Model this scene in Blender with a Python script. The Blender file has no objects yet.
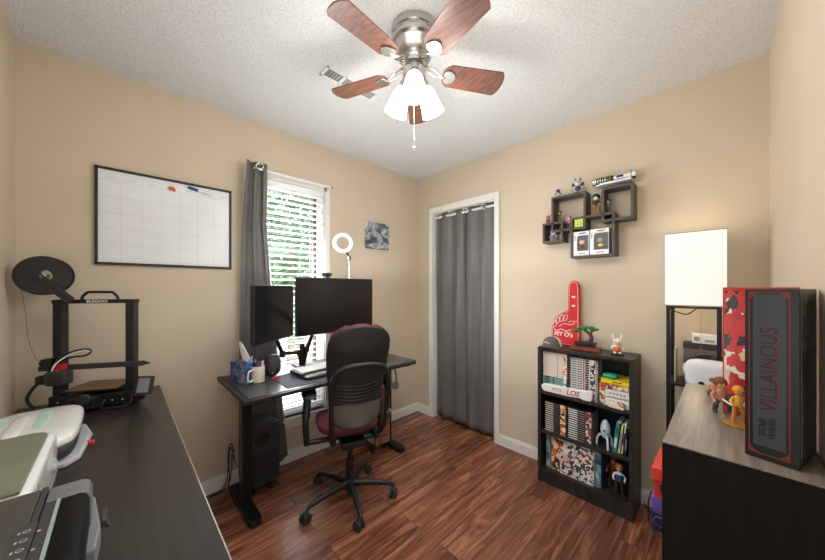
import bpy, bmesh, math, random
from mathutils import Vector, Matrix
random.seed(7)
COL = bpy.context.scene.collection
PI = math.pi
rad = math.radians

# ------------------------------------------------------------------ materials
MATS = {}
def lin(c):
    return tuple(((v/255)/12.92 if v/255 <= .04045 else (((v/255)+.055)/1.055)**2.4) for v in c)
def nodes(name):
    m = bpy.data.materials.new(name); m.use_nodes = True
    nt = m.node_tree; nt.nodes.clear()
    out = nt.nodes.new('ShaderNodeOutputMaterial')
    b = nt.nodes.new('ShaderNodeBsdfPrincipled')
    nt.links.new(b.outputs[0], out.inputs[0])
    return m, nt, b, out
def mat(name, rgb, rough=.5, metal=0, var=.06, vscale=8, emit=0, bump=0, bscale=80, coat=0, alpha=1, spec=None):
    if name in MATS: return MATS[name]
    m, nt, b, out = nodes(name)
    c = lin(rgb)
    tc = nt.nodes.new('ShaderNodeTexCoord')
    n = nt.nodes.new('ShaderNodeTexNoise'); n.inputs['Scale'].default_value = vscale; n.inputs['Detail'].default_value = 4
    nt.links.new(tc.outputs['Object'], n.inputs['Vector'])
    r = nt.nodes.new('ShaderNodeValToRGB')
    r.color_ramp.elements[0].position = .3; r.color_ramp.elements[1].position = .7
    r.color_ramp.elements[0].color = tuple(max(0, v*(1-var)) for v in c)+(1,)
    r.color_ramp.elements[1].color = tuple(min(1, v*(1+var)) for v in c)+(1,)
    nt.links.new(n.outputs['Fac'], r.inputs['Fac']); nt.links.new(r.outputs['Color'], b.inputs['Base Color'])
    b.inputs['Roughness'].default_value = rough; b.inputs['Metallic'].default_value = metal
    b.inputs['Coat Weight'].default_value = coat; b.inputs['Alpha'].default_value = alpha
    if spec is not None: b.inputs['Specular IOR Level'].default_value = spec
    if emit:
        nt.links.new(r.outputs['Color'], b.inputs['Emission Color']); b.inputs['Emission Strength'].default_value = emit
    if bump:
        n2 = nt.nodes.new('ShaderNodeTexNoise'); n2.inputs['Scale'].default_value = bscale; n2.inputs['Detail'].default_value = 3
        nt.links.new(tc.outputs['Object'], n2.inputs['Vector'])
        bp = nt.nodes.new('ShaderNodeBump'); bp.inputs['Strength'].default_value = bump; bp.inputs['Distance'].default_value = .01
        nt.links.new(n2.outputs['Fac'], bp.inputs['Height']); nt.links.new(bp.outputs[0], b.inputs['Normal'])
    MATS[name] = m
    return m
def art(name, cols, scale=25, rough=.4, stretch=(1,1,1), off=0):
    """printed artwork: constant coloured patches"""
    if name in MATS: return MATS[name]
    m, nt, b, out = nodes(name)
    tc = nt.nodes.new('ShaderNodeTexCoord'); mp = nt.nodes.new('ShaderNodeMapping')
    mp.inputs['Scale'].default_value = stretch; mp.inputs['Location'].default_value = (off, off*.7, off*.3)
    n = nt.nodes.new('ShaderNodeTexNoise'); n.inputs['Scale'].default_value = scale*.6; n.inputs['Detail'].default_value = 2
    v = nt.nodes.new('ShaderNodeTexVoronoi'); v.inputs['Scale'].default_value = scale
    mx = nt.nodes.new('ShaderNodeVectorMath'); mx.operation = 'MULTIPLY_ADD'
    mx.inputs[1].default_value = (.06,.06,.06)
    nt.links.new(tc.outputs['Object'], mp.inputs[0]); nt.links.new(mp.outputs[0], n.inputs['Vector'])
    nt.links.new(n.outputs['Color'], mx.inputs[0]); nt.links.new(mp.outputs[0], mx.inputs[2])
    nt.links.new(mx.outputs[0], v.inputs['Vector'])
    sp = nt.nodes.new('ShaderNodeSeparateColor'); nt.links.new(v.outputs['Color'], sp.inputs[0])
    r = nt.nodes.new('ShaderNodeValToRGB'); r.color_ramp.interpolation = 'CONSTANT'
    el = r.color_ramp.elements
    while len(el) < len(cols): el.new(.5)
    for i, c in enumerate(cols):
        el[i].position = i/len(cols)
    for i, c in enumerate(cols): el[i].color = lin(c)+(1,)
    nt.links.new(sp.outputs[0], r.inputs['Fac']); nt.links.new(r.outputs[0], b.inputs['Base Color'])
    b.inputs['Roughness'].default_value = rough
    MATS[name] = m
    return m
def woodmat(name, c1, c2, axis=0, rough=.45, scale=6, stretch=18, spec=.5):
    if name in MATS: return MATS[name]
    m, nt, b, out = nodes(name)
    tc = nt.nodes.new('ShaderNodeTexCoord'); mp = nt.nodes.new('ShaderNodeMapping')
    s = [stretch]*3; s[axis] = 1; mp.inputs['Scale'].default_value = s
    n = nt.nodes.new('ShaderNodeTexNoise'); n.inputs['Scale'].default_value = scale; n.inputs['Detail'].default_value = 6
    r = nt.nodes.new('ShaderNodeValToRGB')
    r.color_ramp.elements[0].position = .35; r.color_ramp.elements[1].position = .68
    r.color_ramp.elements[0].color = lin(c1)+(1,); r.color_ramp.elements[1].color = lin(c2)+(1,)
    nt.links.new(tc.outputs['Object'], mp.inputs[0]); nt.links.new(mp.outputs[0], n.inputs['Vector'])
    nt.links.new(n.outputs['Fac'], r.inputs['Fac']); nt.links.new(r.outputs[0], b.inputs['Base Color'])
    b.inputs['Roughness'].default_value = rough; b.inputs['Specular IOR Level'].default_value = spec
    MATS[name] = m
    return m
def floor_mat():
    m, nt, b, out = nodes('floor_laminate')
    tc = nt.nodes.new('ShaderNodeTexCoord'); mp = nt.nodes.new('ShaderNodeMapping')
    mp.inputs['Rotation'].default_value = (0, 0, PI/2)
    br = nt.nodes.new('ShaderNodeTexBrick')
    br.offset = .37; br.squash = 1
    br.inputs['Scale'].default_value = 1; br.inputs['Brick Width'].default_value = 1.1
    br.inputs['Row Height'].default_value = .125; br.inputs['Mortar Size'].default_value = .0012
    br.inputs['Color1'].default_value = (0,0,0,1); br.inputs['Color2'].default_value = (1,1,1,1); br.inputs['Mortar'].default_value = (.3,.3,.3,1)
    nt.links.new(tc.outputs['Object'], mp.inputs[0]); nt.links.new(mp.outputs[0], br.inputs['Vector'])
    # grain: stretched along the planks, shifted plank by plank
    add = nt.nodes.new('ShaderNodeVectorMath'); add.operation = 'MULTIPLY_ADD'; add.inputs[1].default_value = (7,5,3)
    nt.links.new(br.outputs['Color'], add.inputs[0]); nt.links.new(tc.outputs['Object'], add.inputs[2])
    mp2 = nt.nodes.new('ShaderNodeMapping'); mp2.inputs['Scale'].default_value = (15, 1.6, 1)
    nt.links.new(add.outputs[0], mp2.inputs[0])
    n = nt.nodes.new('ShaderNodeTexNoise'); n.inputs['Scale'].default_value = 1.3; n.inputs['Detail'].default_value = 8; n.inputs['Roughness'].default_value = .65; n.inputs['Distortion'].default_value = 1.2
    nt.links.new(mp2.outputs[0], n.inputs['Vector'])
    r = nt.nodes.new('ShaderNodeValToRGB'); e = r.color_ramp.elements
    e[0].position = .3; e[0].color = lin((72,40,28))+(1,)
    e[1].position = .72; e[1].color = lin((182,128,98))+(1,)
    k = e.new(.5); k.color = lin((126,78,57))+(1,)
    nt.links.new(n.outputs['Fac'], r.inputs['Fac'])
    mr = nt.nodes.new('ShaderNodeMapRange'); mr.inputs[3].default_value = .72; mr.inputs[4].default_value = 1.22
    nt.links.new(br.outputs['Color'], mr.inputs[0])
    mul = nt.nodes.new('ShaderNodeVectorMath'); mul.operation = 'SCALE'
    nt.links.new(r.outputs[0], mul.inputs[0]); nt.links.new(mr.outputs[0], mul.inputs['Scale'])
    mix = nt.nodes.new('ShaderNodeMix'); mix.data_type = 'RGBA'
    nt.links.new(br.outputs['Fac'], mix.inputs[0]); nt.links.new(mul.outputs[0], mix.inputs[6]); mix.inputs[7].default_value = lin((45,24,16))+(1,)
    nt.links.new(mix.outputs[2], b.inputs['Base Color'])
    b.inputs['Roughness'].default_value = .25
    bp = nt.nodes.new('ShaderNodeBump'); bp.inputs['Strength'].default_value = .12; bp.inputs['Distance'].default_value = .002
    nt.links.new(n.outputs['Fac'], bp.inputs['Height']); nt.links.new(bp.outputs[0], b.inputs['Normal'])
    return m
def ceiling_mat():
    m, nt, b, out = nodes('ceiling_texture')
    tc = nt.nodes.new('ShaderNodeTexCoord')
    v = nt.nodes.new('ShaderNodeTexNoise'); v.inputs['Scale'].default_value = 120; v.inputs['Detail'].default_value = 3; v.inputs['Roughness'].default_value = .6
    nt.links.new(tc.outputs['Object'], v.inputs['Vector'])
    r = nt.nodes.new('ShaderNodeValToRGB'); r.color_ramp.elements[0].position = .36; r.color_ramp.elements[1].position = .62
    r.color_ramp.elements[0].color = lin((208,209,208))+(1,); r.color_ramp.elements[1].color = lin((228,229,228))+(1,)
    nt.links.new(v.outputs['Fac'], r.inputs['Fac']); nt.links.new(r.outputs[0], b.inputs['Base Color'])
    bp = nt.nodes.new('ShaderNodeBump'); bp.inputs['Strength'].default_value = .6; bp.inputs['Distance'].default_value = .006
    nt.links.new(v.outputs['Fac'], bp.inputs['Height']); nt.links.new(bp.outputs[0], b.inputs['Normal'])
    b.inputs['Roughness'].default_value = .9
    return m
def mix_transparent(name, rgb, fac, rough=.05, translucent=False):
    m, nt, b, out = nodes(name)
    nt.nodes.remove(b)
    mx = nt.nodes.new('ShaderNodeMixShader'); mx.inputs[0].default_value = fac
    if translucent:
        a = nt.nodes.new('ShaderNodeBsdfTranslucent'); a.inputs[0].default_value = lin(rgb)+(1,)
        c = nt.nodes.new('ShaderNodeBsdfDiffuse'); c.inputs[0].default_value = lin(rgb)+(1,)
    else:
        a = nt.nodes.new('ShaderNodeBsdfTransparent')
        c = nt.nodes.new('ShaderNodeBsdfGlossy'); c.inputs['Roughness'].default_value = rough; c.inputs[0].default_value = lin(rgb)+(1,)
    nt.links.new(a.outputs[0], mx.inputs[1]); nt.links.new(c.outputs[0], mx.inputs[2]); nt.links.new(mx.outputs[0], out.inputs[0])
    MATS[name] = m
    return m

M_wall = mat('wall_paint', (207,192,170), .75, var=.02, vscale=3, bump=.06, bscale=180)
M_ceil = ceiling_mat()
M_floor = floor_mat()
M_trim = mat('white_trim', (232,231,226), .4, var=.01)
M_black = mat('black_plastic', (24,24,25), .45, var=.1)
M_blackm = mat('black_metal', (22,22,24), .38, .3, var=.1)
M_dark = mat('charcoal_plastic', (48,49,51), .55, var=.08)
M_grey = mat('grey_plastic', (118,120,122), .5, var=.05)
M_lgrey = mat('light_grey_plastic', (176,178,178), .45, var=.04)
M_white = mat('white_plastic', (228,229,228), .35, var=.02)
M_steel = mat('brushed_nickel', (196,194,190), .26, 1, var=.05, vscale=30)
M_silver = mat('bright_silver', (226,226,226), .18, 1, var=.02)
M_desk = woodmat('black_brown_desk', (34,30,28), (47,42,39), 0, .3, 5, 14)
M_cab = woodmat('espresso_side', (16,12,11), (23,18,16), 2, .75, 5, 14, spec=.15)
M_cabtop = woodmat('espresso_top_sheen', (104,95,85), (134,124,112), 1, .3, 5, 20)  # paler than the sides: lamp and wall reflection put into the colour
M_shelf = woodmat('dark_shelf_wood', (36,33,31), (52,48,45), 2, .4, 5, 14)
M_wshelf = mat('wall_shelf_grey', (74,68,60), .5, var=.08)
M_red = mat('red_paint', (196,38,40), .5, var=.04)
M_maroon = mat('maroon_fabric', (96,34,44), .85, var=.1, vscale=60, bump=.2, bscale=400)
M_mesh = mat('chair_back_black', (40,38,37), .55, var=.08, vscale=50)
M_blade = woodmat('fan_blade_walnut', (88,56,44), (128,84,66), 0, .34, 7, 14)
M_drape = mat('grey_drape_fabric', (106,104,102), .4, var=.05, vscale=20)
M_screen = mat('monitor_screen', (14,14,16), .22, var=.1)
M_glass = mix_transparent('window_glass', (255,255,255), .06)
M_paper = mat('white_paper', (240,240,238), .8, var=.02)
M_skin = mat('figure_skin', (226,178,142), .5, var=.03)
M_gold = mat('gold_base', (170,132,60), .4, .4, var=.1)
M_rub = mat('caster_rubber', (40,40,42), .5, var=.1)

# ------------------------------------------------------------------ mesh builder
OFF = {}
class MB:
    def __init__(s): s.bm = bmesh.new(); s.m = 0; s.mats = []
    def use(s, m):
        if m not in s.mats: s.mats.append(m)
        s.m = s.mats.index(m); return s
    def _tag(s, faces):
        for f in faces: f.material_index = s.m
    def _verts(s, vs, mtx=None):
        if mtx is not None: bmesh.ops.transform(s.bm, matrix=mtx, verts=vs)
        fs = set()
        for v in vs: fs.update(v.link_faces)
        s._tag(fs); return vs
    def box(s, x0, x1, y0, y1, z0, z1, mtx=None):
        r = bmesh.ops.create_cube(s.bm, size=1)['verts']
        T = Matrix.Translation(((x0+x1)/2, (y0+y1)/2, (z0+z1)/2)) @ Matrix.Diagonal((abs(x1-x0), abs(y1-y0), abs(z1-z0), 1))
        return s._verts(r, (mtx @ T) if mtx is not None else T)
    def cyl(s, p0, p1, r0, r1=None, seg=20, caps=True):
        r1 = r0 if r1 is None else r1
        p0 = Vector(p0); p1 = Vector(p1); d = p1-p0
        q = d.to_track_quat('Z', 'Y').to_matrix().to_4x4()
        r = bmesh.ops.create_cone(s.bm, cap_ends=caps, segments=seg, radius1=r0, radius2=r1, depth=d.length)['verts']
        return s._verts(r, Matrix.Translation((p0+p1)/2) @ q)
    def ball(s, c, r, sc=(1,1,1), seg=16, mtx=None):
        rr = bmesh.ops.create_uvsphere(s.bm, u_segments=seg, v_segments=max(6, seg//2+2), radius=r)['verts']
        T = Matrix.Translation(c) @ Matrix.Diagonal(tuple(sc)+(1,))
        return s._verts(rr, (mtx @ T) if mtx is not None else T)
    def sq(s, c, a, e1=.5, e2=.5, seg=32, mtx=None):
        """superellipsoid: rounded box"""
        vs = []; n = seg; m = seg//2
        def p(v, e): return math.copysign(abs(v)**e, v)
        rows = []
        for i in range(m+1):
            ph = -PI/2+PI*i/m; row = []
            if i in (0, m): row = [s.bm.verts.new((0, 0, p(math.sin(ph), e1)*a[2]))]
            else:
                for j in range(n):
                    th = 2*PI*j/n
                    row.append(s.bm.verts.new((a[0]*p(math.cos(ph), e1)*p(math.cos(th), e2), a[1]*p(math.cos(ph), e1)*p(math.sin(th), e2), a[2]*p(math.sin(ph), e1))))
            rows.append(row); vs += row
        for i in range(m):
            for j in range(n):
                a1 = rows[i][j % len(rows[i])]; a2 = rows[i][(j+1) % len(rows[i])]
                b1 = rows[i+1][j % len(rows[i+1])]; b2 = rows[i+1][(j+1) % len(rows[i+1])]
                l = []
                for v in (a1, a2, b2, b1):
                    if v not in l: l.append(v)
                if len(l) > 2: s.bm.faces.new(l)
        T = Matrix.Translation(c)
        return s._verts(vs, (mtx @ T) if mtx is not None else T)
    def lathe(s, prof, c=(0,0,0), seg=32, mtx=None):
        vs = []; rows = []
        for r, z in prof:
            if r < 1e-6: row = [s.bm.verts.new((0, 0, z))]
            else: row = [s.bm.verts.new((r*math.cos(2*PI*j/seg), r*math.sin(2*PI*j/seg), z)) for j in range(seg)]
            rows.append(row); vs += row
        for i in range(len(rows)-1):
            for j in range(seg):
                l = []
                for v in (rows[i][j % len(rows[i])], rows[i][(j+1) % len(rows[i])], rows[i+1][(j+1) % len(rows[i+1])], rows[i+1][j % len(rows[i+1])]):
                    if v not in l: l.append(v)
                if len(l) > 2: s.bm.faces.new(l)
        T = Matrix.Translation(c)
        return s._verts(vs, (mtx @ T) if mtx is not None else T)
    def tube(s, pts, r, seg=8, closed=False, flat=1.0, smooth=0):
        pts = [Vector(p) for p in pts]
        if smooth: pts = cat(pts, smooth, closed)
        n = len(pts); rows = []; vs = []
        up = Vector((0, 0, 1))
        for i, p in enumerate(pts):
            a = pts[i-1] if (i > 0 or closed) else pts[i]; b = pts[(i+1) % n] if (i < n-1 or closed) else pts[i]
            d = (b-a).normalized()
            x = up.cross(d)
            if x.length < .15: x = Vector((1, 0, 0)).cross(d) if abs(d.x) < .9 else Vector((0, 1, 0)).cross(d)
            x.normalize(); y = d.cross(x).normalized()
            rr = r[i] if isinstance(r, (list, tuple)) and len(r) == n else (r if not isinstance(r, (list, tuple)) else r[0])
            row = [s.bm.verts.new(p+x*rr*math.cos(2*PI*j/seg)+y*rr*flat*math.sin(2*PI*j/seg)) for j in range(seg)]
            if rows:
                # keep the ring aligned with the last one
                k = min(range(seg), key=lambda q: (row[q].co-rows[-1][0].co).length)
                row = row[k:]+row[:k]
            rows.append(row); vs += row
        for i in range(n if closed else n-1):
            A = rows[i]; B = rows[(i+1) % n]
            if closed and i == n-1:
                k = min(range(seg), key=lambda q: (B[q].co-A[0].co).length); B = B[k:]+B[:k]
            for j in range(seg): s.bm.faces.new((A[j], A[(j+1) % seg], B[(j+1) % seg], B[j]))
        if not closed:
            s.bm.faces.new(rows[0]); s.bm.faces.new(rows[-1])
        return s._verts(vs)
    def prism(s, poly, z0, z1, mtx=None):
        lo = [s.bm.verts.new((x, y, z0)) for x, y in poly]; hi = [s.bm.verts.new((x, y, z1)) for x, y in poly]
        n = len(poly)
        s.bm.faces.new(lo[::-1]); s.bm.faces.new(hi)
        for i in range(n): s.bm.faces.new((lo[i], lo[(i+1) % n], hi[(i+1) % n], hi[i]))
        return s._verts(lo+hi, mtx)
    def grid(s, fn, nu, nv):
        g = [[s.bm.verts.new(fn(i/nu, j/nv)) for j in range(nv+1)] for i in range(nu+1)]
        for i in range(nu):
            for j in range(nv): s.bm.faces.new((g[i][j], g[i+1][j], g[i+1][j+1], g[i][j+1]))
        return s._verts([v for row in g for v in row])
    def build(s, name, m, parent=None, loc=None, world=False, smooth=True, bevel=0, solid=0, seg=2):
        bmesh.ops.recalc_face_normals(s.bm, faces=s.bm.faces)
        off = Vector((0, 0, 0))
        if world:
            off = OFF.get(parent.name, Vector((0,0,0))) if parent is not None else Vector(loc if loc else (0,0,0))
            bmesh.ops.translate(s.bm, vec=-off, verts=s.bm.verts)
        me = bpy.data.meshes.new(name); s.bm.to_mesh(me); s.bm.free()
        if s.mats:
            for x in s.mats: me.materials.append(x)
        else: me.materials.append(m)
        if smooth:
            for p in me.polygons: p.use_smooth = True
        o = bpy.data.objects.new(name, me); COL.objects.link(o)
        if parent is not None: o.parent = parent; OFF[o.name] = off
        elif loc is not None: o.location = loc; OFF[o.name] = Vector(loc)
        else: OFF[o.name] = Vector((0,0,0))
        if solid:
            md = o.modifiers.new('solid', 'SOLIDIFY'); md.thickness = solid; md.offset = 0
        if bevel:
            md = o.modifiers.new('bevel', 'BEVEL'); md.width = bevel; md.segments = seg; md.limit_method = 'ANGLE'; md.angle_limit = rad(40)
        if smooth:
            try: me.set_sharp_from_angle(angle=rad(42))
            except Exception: pass
        return o
def cat(pts, n, closed=False):
    out = []; N = len(pts)
    for i in range(N if closed else N-1):
        p0 = pts[(i-1) % N] if (closed or i > 0) else pts[i]; p1 = pts[i]; p2 = pts[(i+1) % N]
        p3 = pts[(i+2) % N] if (closed or i < N-2) else p2
        for k in range(n):
            t = k/n
            out.append(.5*((2*p1)+(-p0+p2)*t+(2*p0-5*p1+4*p2-p3)*t*t+(-p0+3*p1-3*p2+p3)*t**3))
    if not closed: out.append(pts[-1])
    return out
def tag(o, label, cat_, group=None):
    o['label'] = label; o['category'] = cat_
    if group: o['group'] = group
    return o
def thing(name, label, cat_, loc, rz=0, group=None):
    o = bpy.data.objects.new(name, None); COL.objects.link(o); o.empty_display_size = .05
    o.location = loc; o.rotation_euler = (0, 0, rz); OFF[o.name] = Vector(loc)
    return tag(o, label, cat_, group)
def struct(o): o['kind'] = 'structure'; return o
def kids(o): return [c for c in bpy.data.objects if c.parent == o]
def dup(root, loc, rz=None, label=None, group=None):
    ch = kids(root)
    r = root.copy(); COL.objects.link(r); r.location = loc
    if rz is not None: r.rotation_euler = (0, 0, rz)
    if label: r['label'] = label
    if group: r['group'] = group
    for c in ch:
        gch = kids(c)
        d = c.copy(); COL.objects.link(d); d.parent = r
        for g in gch:
            e = g.copy(); COL.objects.link(e); e.parent = d
    return r
def basis(loc, right, up):
    right = Vector(right).normalized(); up = Vector(up).normalized(); n = right.cross(up)
    return Matrix(((right.x, up.x, n.x, loc[0]), (right.y, up.y, n.y, loc[1]), (right.z, up.z, n.z, loc[2]), (0,0,0,1)))
def text(name, body, size, m, parent, mtx, depth=.0006, shear=0, sx=1, bold=0):
    cu = bpy.data.curves.new('lettering', 'FONT'); cu.body = body; cu.size = size; cu.align_x = 'CENTER'; cu.align_y = 'CENTER'
    cu.extrude = depth; cu.shear = shear; cu.offset = bold
    t = bpy.data.objects.new('lettering', cu); COL.objects.link(t)
    bpy.context.view_layer.update()
    me = bpy.data.meshes.new_from_object(t.evaluated_get(bpy.context.evaluated_depsgraph_get()))
    bpy.data.objects.remove(t); bpy.data.curves.remove(cu)
    me.name = name
    off = OFF[parent.name]
    me.transform(Matrix.Translation(-off) @ mtx @ Matrix.Diagonal((sx, 1, 1, 1)))
    me.materials.clear(); me.materials.append(m)
    o = bpy.data.objects.new(name, me); COL.objects.link(o); o.parent = parent
    return o

# ------------------------------------------------------------------ room shell (metres)
W, L, H = 2.41, 2.61, 2.44
T = .12
b = MB(); b.box(-T, W+T, -T, L+.75, -.06, 0); struct(b.build('floor', M_floor, smooth=False))
b = MB(); b.box(-T, W+T, -T, L+.75, H, H+.06); struct(b.build('ceiling', M_ceil, smooth=False))
wy0, wy1, wz0, wz1 = .985, 1.54, .33, 2.075
b = MB()
b.box(-T, 0, -T, wy0, 0, H); b.box(-T, 0, wy1, L+T, 0, H); b.box(-T, 0, wy0, wy1, 0, wz0); b.box(-T, 0, wy0, wy1, wz1, H)
struct(b.build('wall_left', M_wall, smooth=False))
dx0, dx1, dz = .222, .918, 2.04
b = MB()
b.box(0, dx0, L, L+T, 0, H); b.box(dx1, W+T, L, L+T, 0, H); b.box(dx0, dx1, L, L+T, dz, H)
struct(b.build('wall_back', M_wall, smooth=False))
b = MB(); b.box(W, W+T, -T, L, 0, H); struct(b.build('wall_right', M_wall, smooth=False))
b = MB(); b.box(-T, W, -T, 0, 0, H); struct(b.build('wall_front', M_wall, smooth=False))
b = MB(); b.box(-T, W, L+.69, L+.75, 0, H); b.box(-T, -.02, L+T, L+.69, 0, H); b.box(1.3, 1.36, L+T, L+.69, 0, H)
struct(b.build('wall_closet', M_wall, smooth=False))
def baseboard(name, pts):
    b = MB()
    for (x0, x1, y0, y1, nx, ny) in pts:
        b.box(x0, x1, y0, y1, 0, .075)
        b.box(x0+(0 if nx <= 0 else 0), x1-(.005 if nx > 0 else 0), y0+(.005 if ny < 0 else 0), y1, .075, .09)
    struct(b.build(name, M_trim, smooth=False, bevel=.002))
baseboard('baseboard_left', [(0, .014, 0, L, 1, 0)])
baseboard('baseboard_back', [(.014, dx0-.045, L-.014, L, 0, -1), (dx1+.045, W, L-.014, L, 0, -1)])
baseboard('baseboard_right', [(W-.014, W, 0, L-.014, -1, 0)])
# closet doorway casing
b = MB()
b.box(dx0-.045, dx0, L-.016, L, 0, dz+.06); b.box(dx1, dx1+.045, L-.016, L, 0, dz+.06); b.box(dx0, dx1, L-.016, L, dz, dz+.06)
b.box(dx0, dx0+.006, L, L+T, 0, dz); b.box(dx1-.006, dx1, L, L+T, 0, dz); b.box(dx0, dx1, L, L+T, dz-.006, dz)
struct(b.build('trim_1', M_trim, smooth=False, bevel=.003))

# ------------------------------------------------------------------ window
wn = bpy.data.objects.new('window_1', None); COL.objects.link(wn); wn.location = (0, wy0, wz0); OFF[wn.name] = Vector((0, wy0, wz0)); struct(wn)
b = MB()
c = .038
b.box(0, .016, wy0-c, wy0, wz0-.03, wz1+c); b.box(0, .016, wy1, wy1+c, wz0-.03, wz1+c); b.box(0, .016, wy0, wy1, wz1, wz1+c)
b.box(-T, .03, wy0-c, wy1+c, wz0-.022, wz0); b.box(0, .014, wy0-c, wy1+c, wz0-.075, wz0-.022)
for y0, y1 in ((wy0, wy0+.006), (wy1-.006, wy1)): b.box(-T, 0, y0, y1, wz0, wz1)
b.box(-T, 0, wy0, wy1, wz1-.006, wz1)
b.build('casing', M_trim, wn, world=True, smooth=False, bevel=.002)
b = MB(); fy0, fy1 = wy0+.006, wy1-.006; X0, X1 = -.112, -.082
b.box(X0, X1, fy0, fy0+.035, wz0, wz1-.006); b.box(X0, X1, fy1-.05, fy1-.024, wz0, wz1-.006)
b.box(X0, X1, fy0, fy1, wz0, wz0+.04); b.box(X0, X1, fy0, fy1, wz1-.045, wz1-.006); b.box(X0, X1, fy0, fy1, 1.17, 1.21)
sf = b.build('sash_frame', mat('sash_brown', (92,72,60), .5), wn, world=True, smooth=False, bevel=.002)
b = MB(); b.box(-.118, -.07, fy1-.024, fy1+.002, wz0, wz1-.006); b.build('jamb', M_trim, wn, world=True, smooth=False)
b = MB(); b.box(-.099, -.096, fy0+.03, fy1-.03, wz0+.03, wz1-.04); b.build('glass_pane', M_glass, sf, world=True, smooth=False)
bl = thing('window_blind', 'white horizontal slat blind hanging in the window, slats open', 'blind', (-.04, (wy0+wy1)/2, wz0))
M_slat = mix_transparent('slat_white', (245,246,246), .55, translucent=True)
b = MB(); b.box(-.065, .004, wy0+.008, wy1-.008, wz1-.05, wz1-.007); b.build('head_rail', M_slat, bl, world=True, smooth=False, bevel=.003)
b = MB()
z = wz0+.05
while z < wz1-.06:
    mt = Matrix.Translation((-.035, (wy0+wy1)/2, z)) @ Matrix.Rotation(rad(-6), 4, 'Y')
    b.box(-.024, .024, -(wy1-wy0)/2+.012, (wy1-wy0)/2-.012, -.0014, .0014, mtx=mt); z += .0445
b.build('slats', M_slat, bl, world=True, smooth=False)
b = MB()
for yy in (wy0+.12, wy1-.1):
    b.cyl((-.012, yy, wz0+.03), (-.012, yy, wz1-.06), .0012, seg=6); b.cyl((-.058, yy, wz0+.03), (-.058, yy, wz1-.06), .0012, seg=6)
b.build('ladder_cord', M_slat, bl, world=True)
b = MB(); b.box(-.058, -.012, wy0+.012, wy1-.012, wz0+.012, wz0+.03); b.build('bottom_rail', M_slat, bl, world=True, smooth=False, bevel=.003)

# curtain rod and curtain at the window
rd = thing('curtain_rod', 'white curtain rod with silver end above the window', 'curtain rod', (.08, 1.25, 2.095))
b = MB(); b.cyl((.08, .985, 2.097), (.08, 1.548, 2.097), .0085); b.build('rod', M_white, rd, world=True)
b = MB(); b.cyl((.08, 1.548, 2.097), (.08, 1.562, 2.097), .011); b.ball((.08, 1.562, 2.097), .011); b.build('finial', M_steel, rd, world=True)
b = MB(); b.box(.0, .078, 1.534, 1.541, 2.088, 2.099); b.box(0.016, .022, 1.526, 1.55, 2.075, 2.112); b.build('bracket', M_steel, rd, world=True, smooth=False)
def drape(name, label, edge, xfn, z0, z1, folds, amp, axis='y', grp=None, phase=0, rings=()):
    """edge(v) -> (a,b) extent along the wall at height fraction v (0 bottom .. 1 top); xfn(v) -> stand-off"""
    root = thing(name, label, 'curtain', (xfn(0), sum(edge(0))/2, z0) if axis == 'y' else (sum(edge(0))/2, xfn(0), z0), group=grp)
    b = MB()
    def fn(u, v):
        a, c_ = edge(v); z = z0+(z1-z0)*v
        y = a+(c_-a)*u
        am = amp*(.8+.2*v) + .004*math.sin(9*u+7*v)
        d = xfn(v)+am*math.sin(2*PI*folds*u+phase+.5*math.sin(3*v+2*u))
        if v < .02: z += .006*math.sin(2*PI*folds*u*1.3)
        y += .35*am*math.cos(4*PI*folds*u+phase)
        return (d, y, z) if axis == 'y' else (y, d, z)
    b.grid(fn, int(folds*22), 40)
    o = b.build('fabric_panel', M_drape, root, world=True, solid=.0025)
    for p in rings:
        b = MB()
        ax = 'y'
        tn = []
        for k in range(24):
            t = 2*PI*k/24; q = Vector((.021*math.cos(t), .021*math.sin(t), 0))
            R_ = Matrix.Rotation(rad(p[3]), 4, 'Z') @ Matrix.Rotation(PI/2, 4, 'X')
            tn.append(Vector(p[:3])+(R_ @ q))
        b.tube(tn, .0042, seg=8, closed=True)
        b.build('grommet', M_silver, root, world=True)
    return root
drape('window_curtain', 'dark grey grommet curtain bunched at the left side of the window',
      lambda v: (.90+.035*v**3, 1.235-.165*min(1, v*1.25)), lambda v: .036+.044*max(0, (v-.35)/.65)**1.2, .06, 2.135, 2.6, .017, 'y', rings=[(.135, 1.005, 2.095, 62)], phase=.4)

# ------------------------------------------------------------------ closet curtains
b = MB(); b.cyl((dx0+.008, L+.022, 2.0), (dx1-.008, L+.022, 2.0), .011); tag(b.build('closet_curtain_rod', M_white, None, loc=(.57, L+.022, 2.0), world=True), 'white tension rod across the top of the closet doorway', 'curtain rod')
drape('closet_curtain', 'left grey grommet curtain panel hanging in the closet doorway', lambda v: (.229, .596), lambda v: L+.026+.012*(1-v), .022, 2.03, 2.2, .02, 'x',
      rings=[(.305, L-.008, 2.0, 22), (.455, L-.01, 2.0, 22)], phase=.2)
drape('closet_curtain', 'right grey grommet curtain panel hanging in the closet doorway', lambda v: (.606, .905), lambda v: L+.024+.008*(1-v), .02, 2.03, 2.2, .014, 'x',
      rings=[(.62, L-.01, 2.0, 22), (.81, L-.01, 2.0, 22)], phase=2.2)

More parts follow.
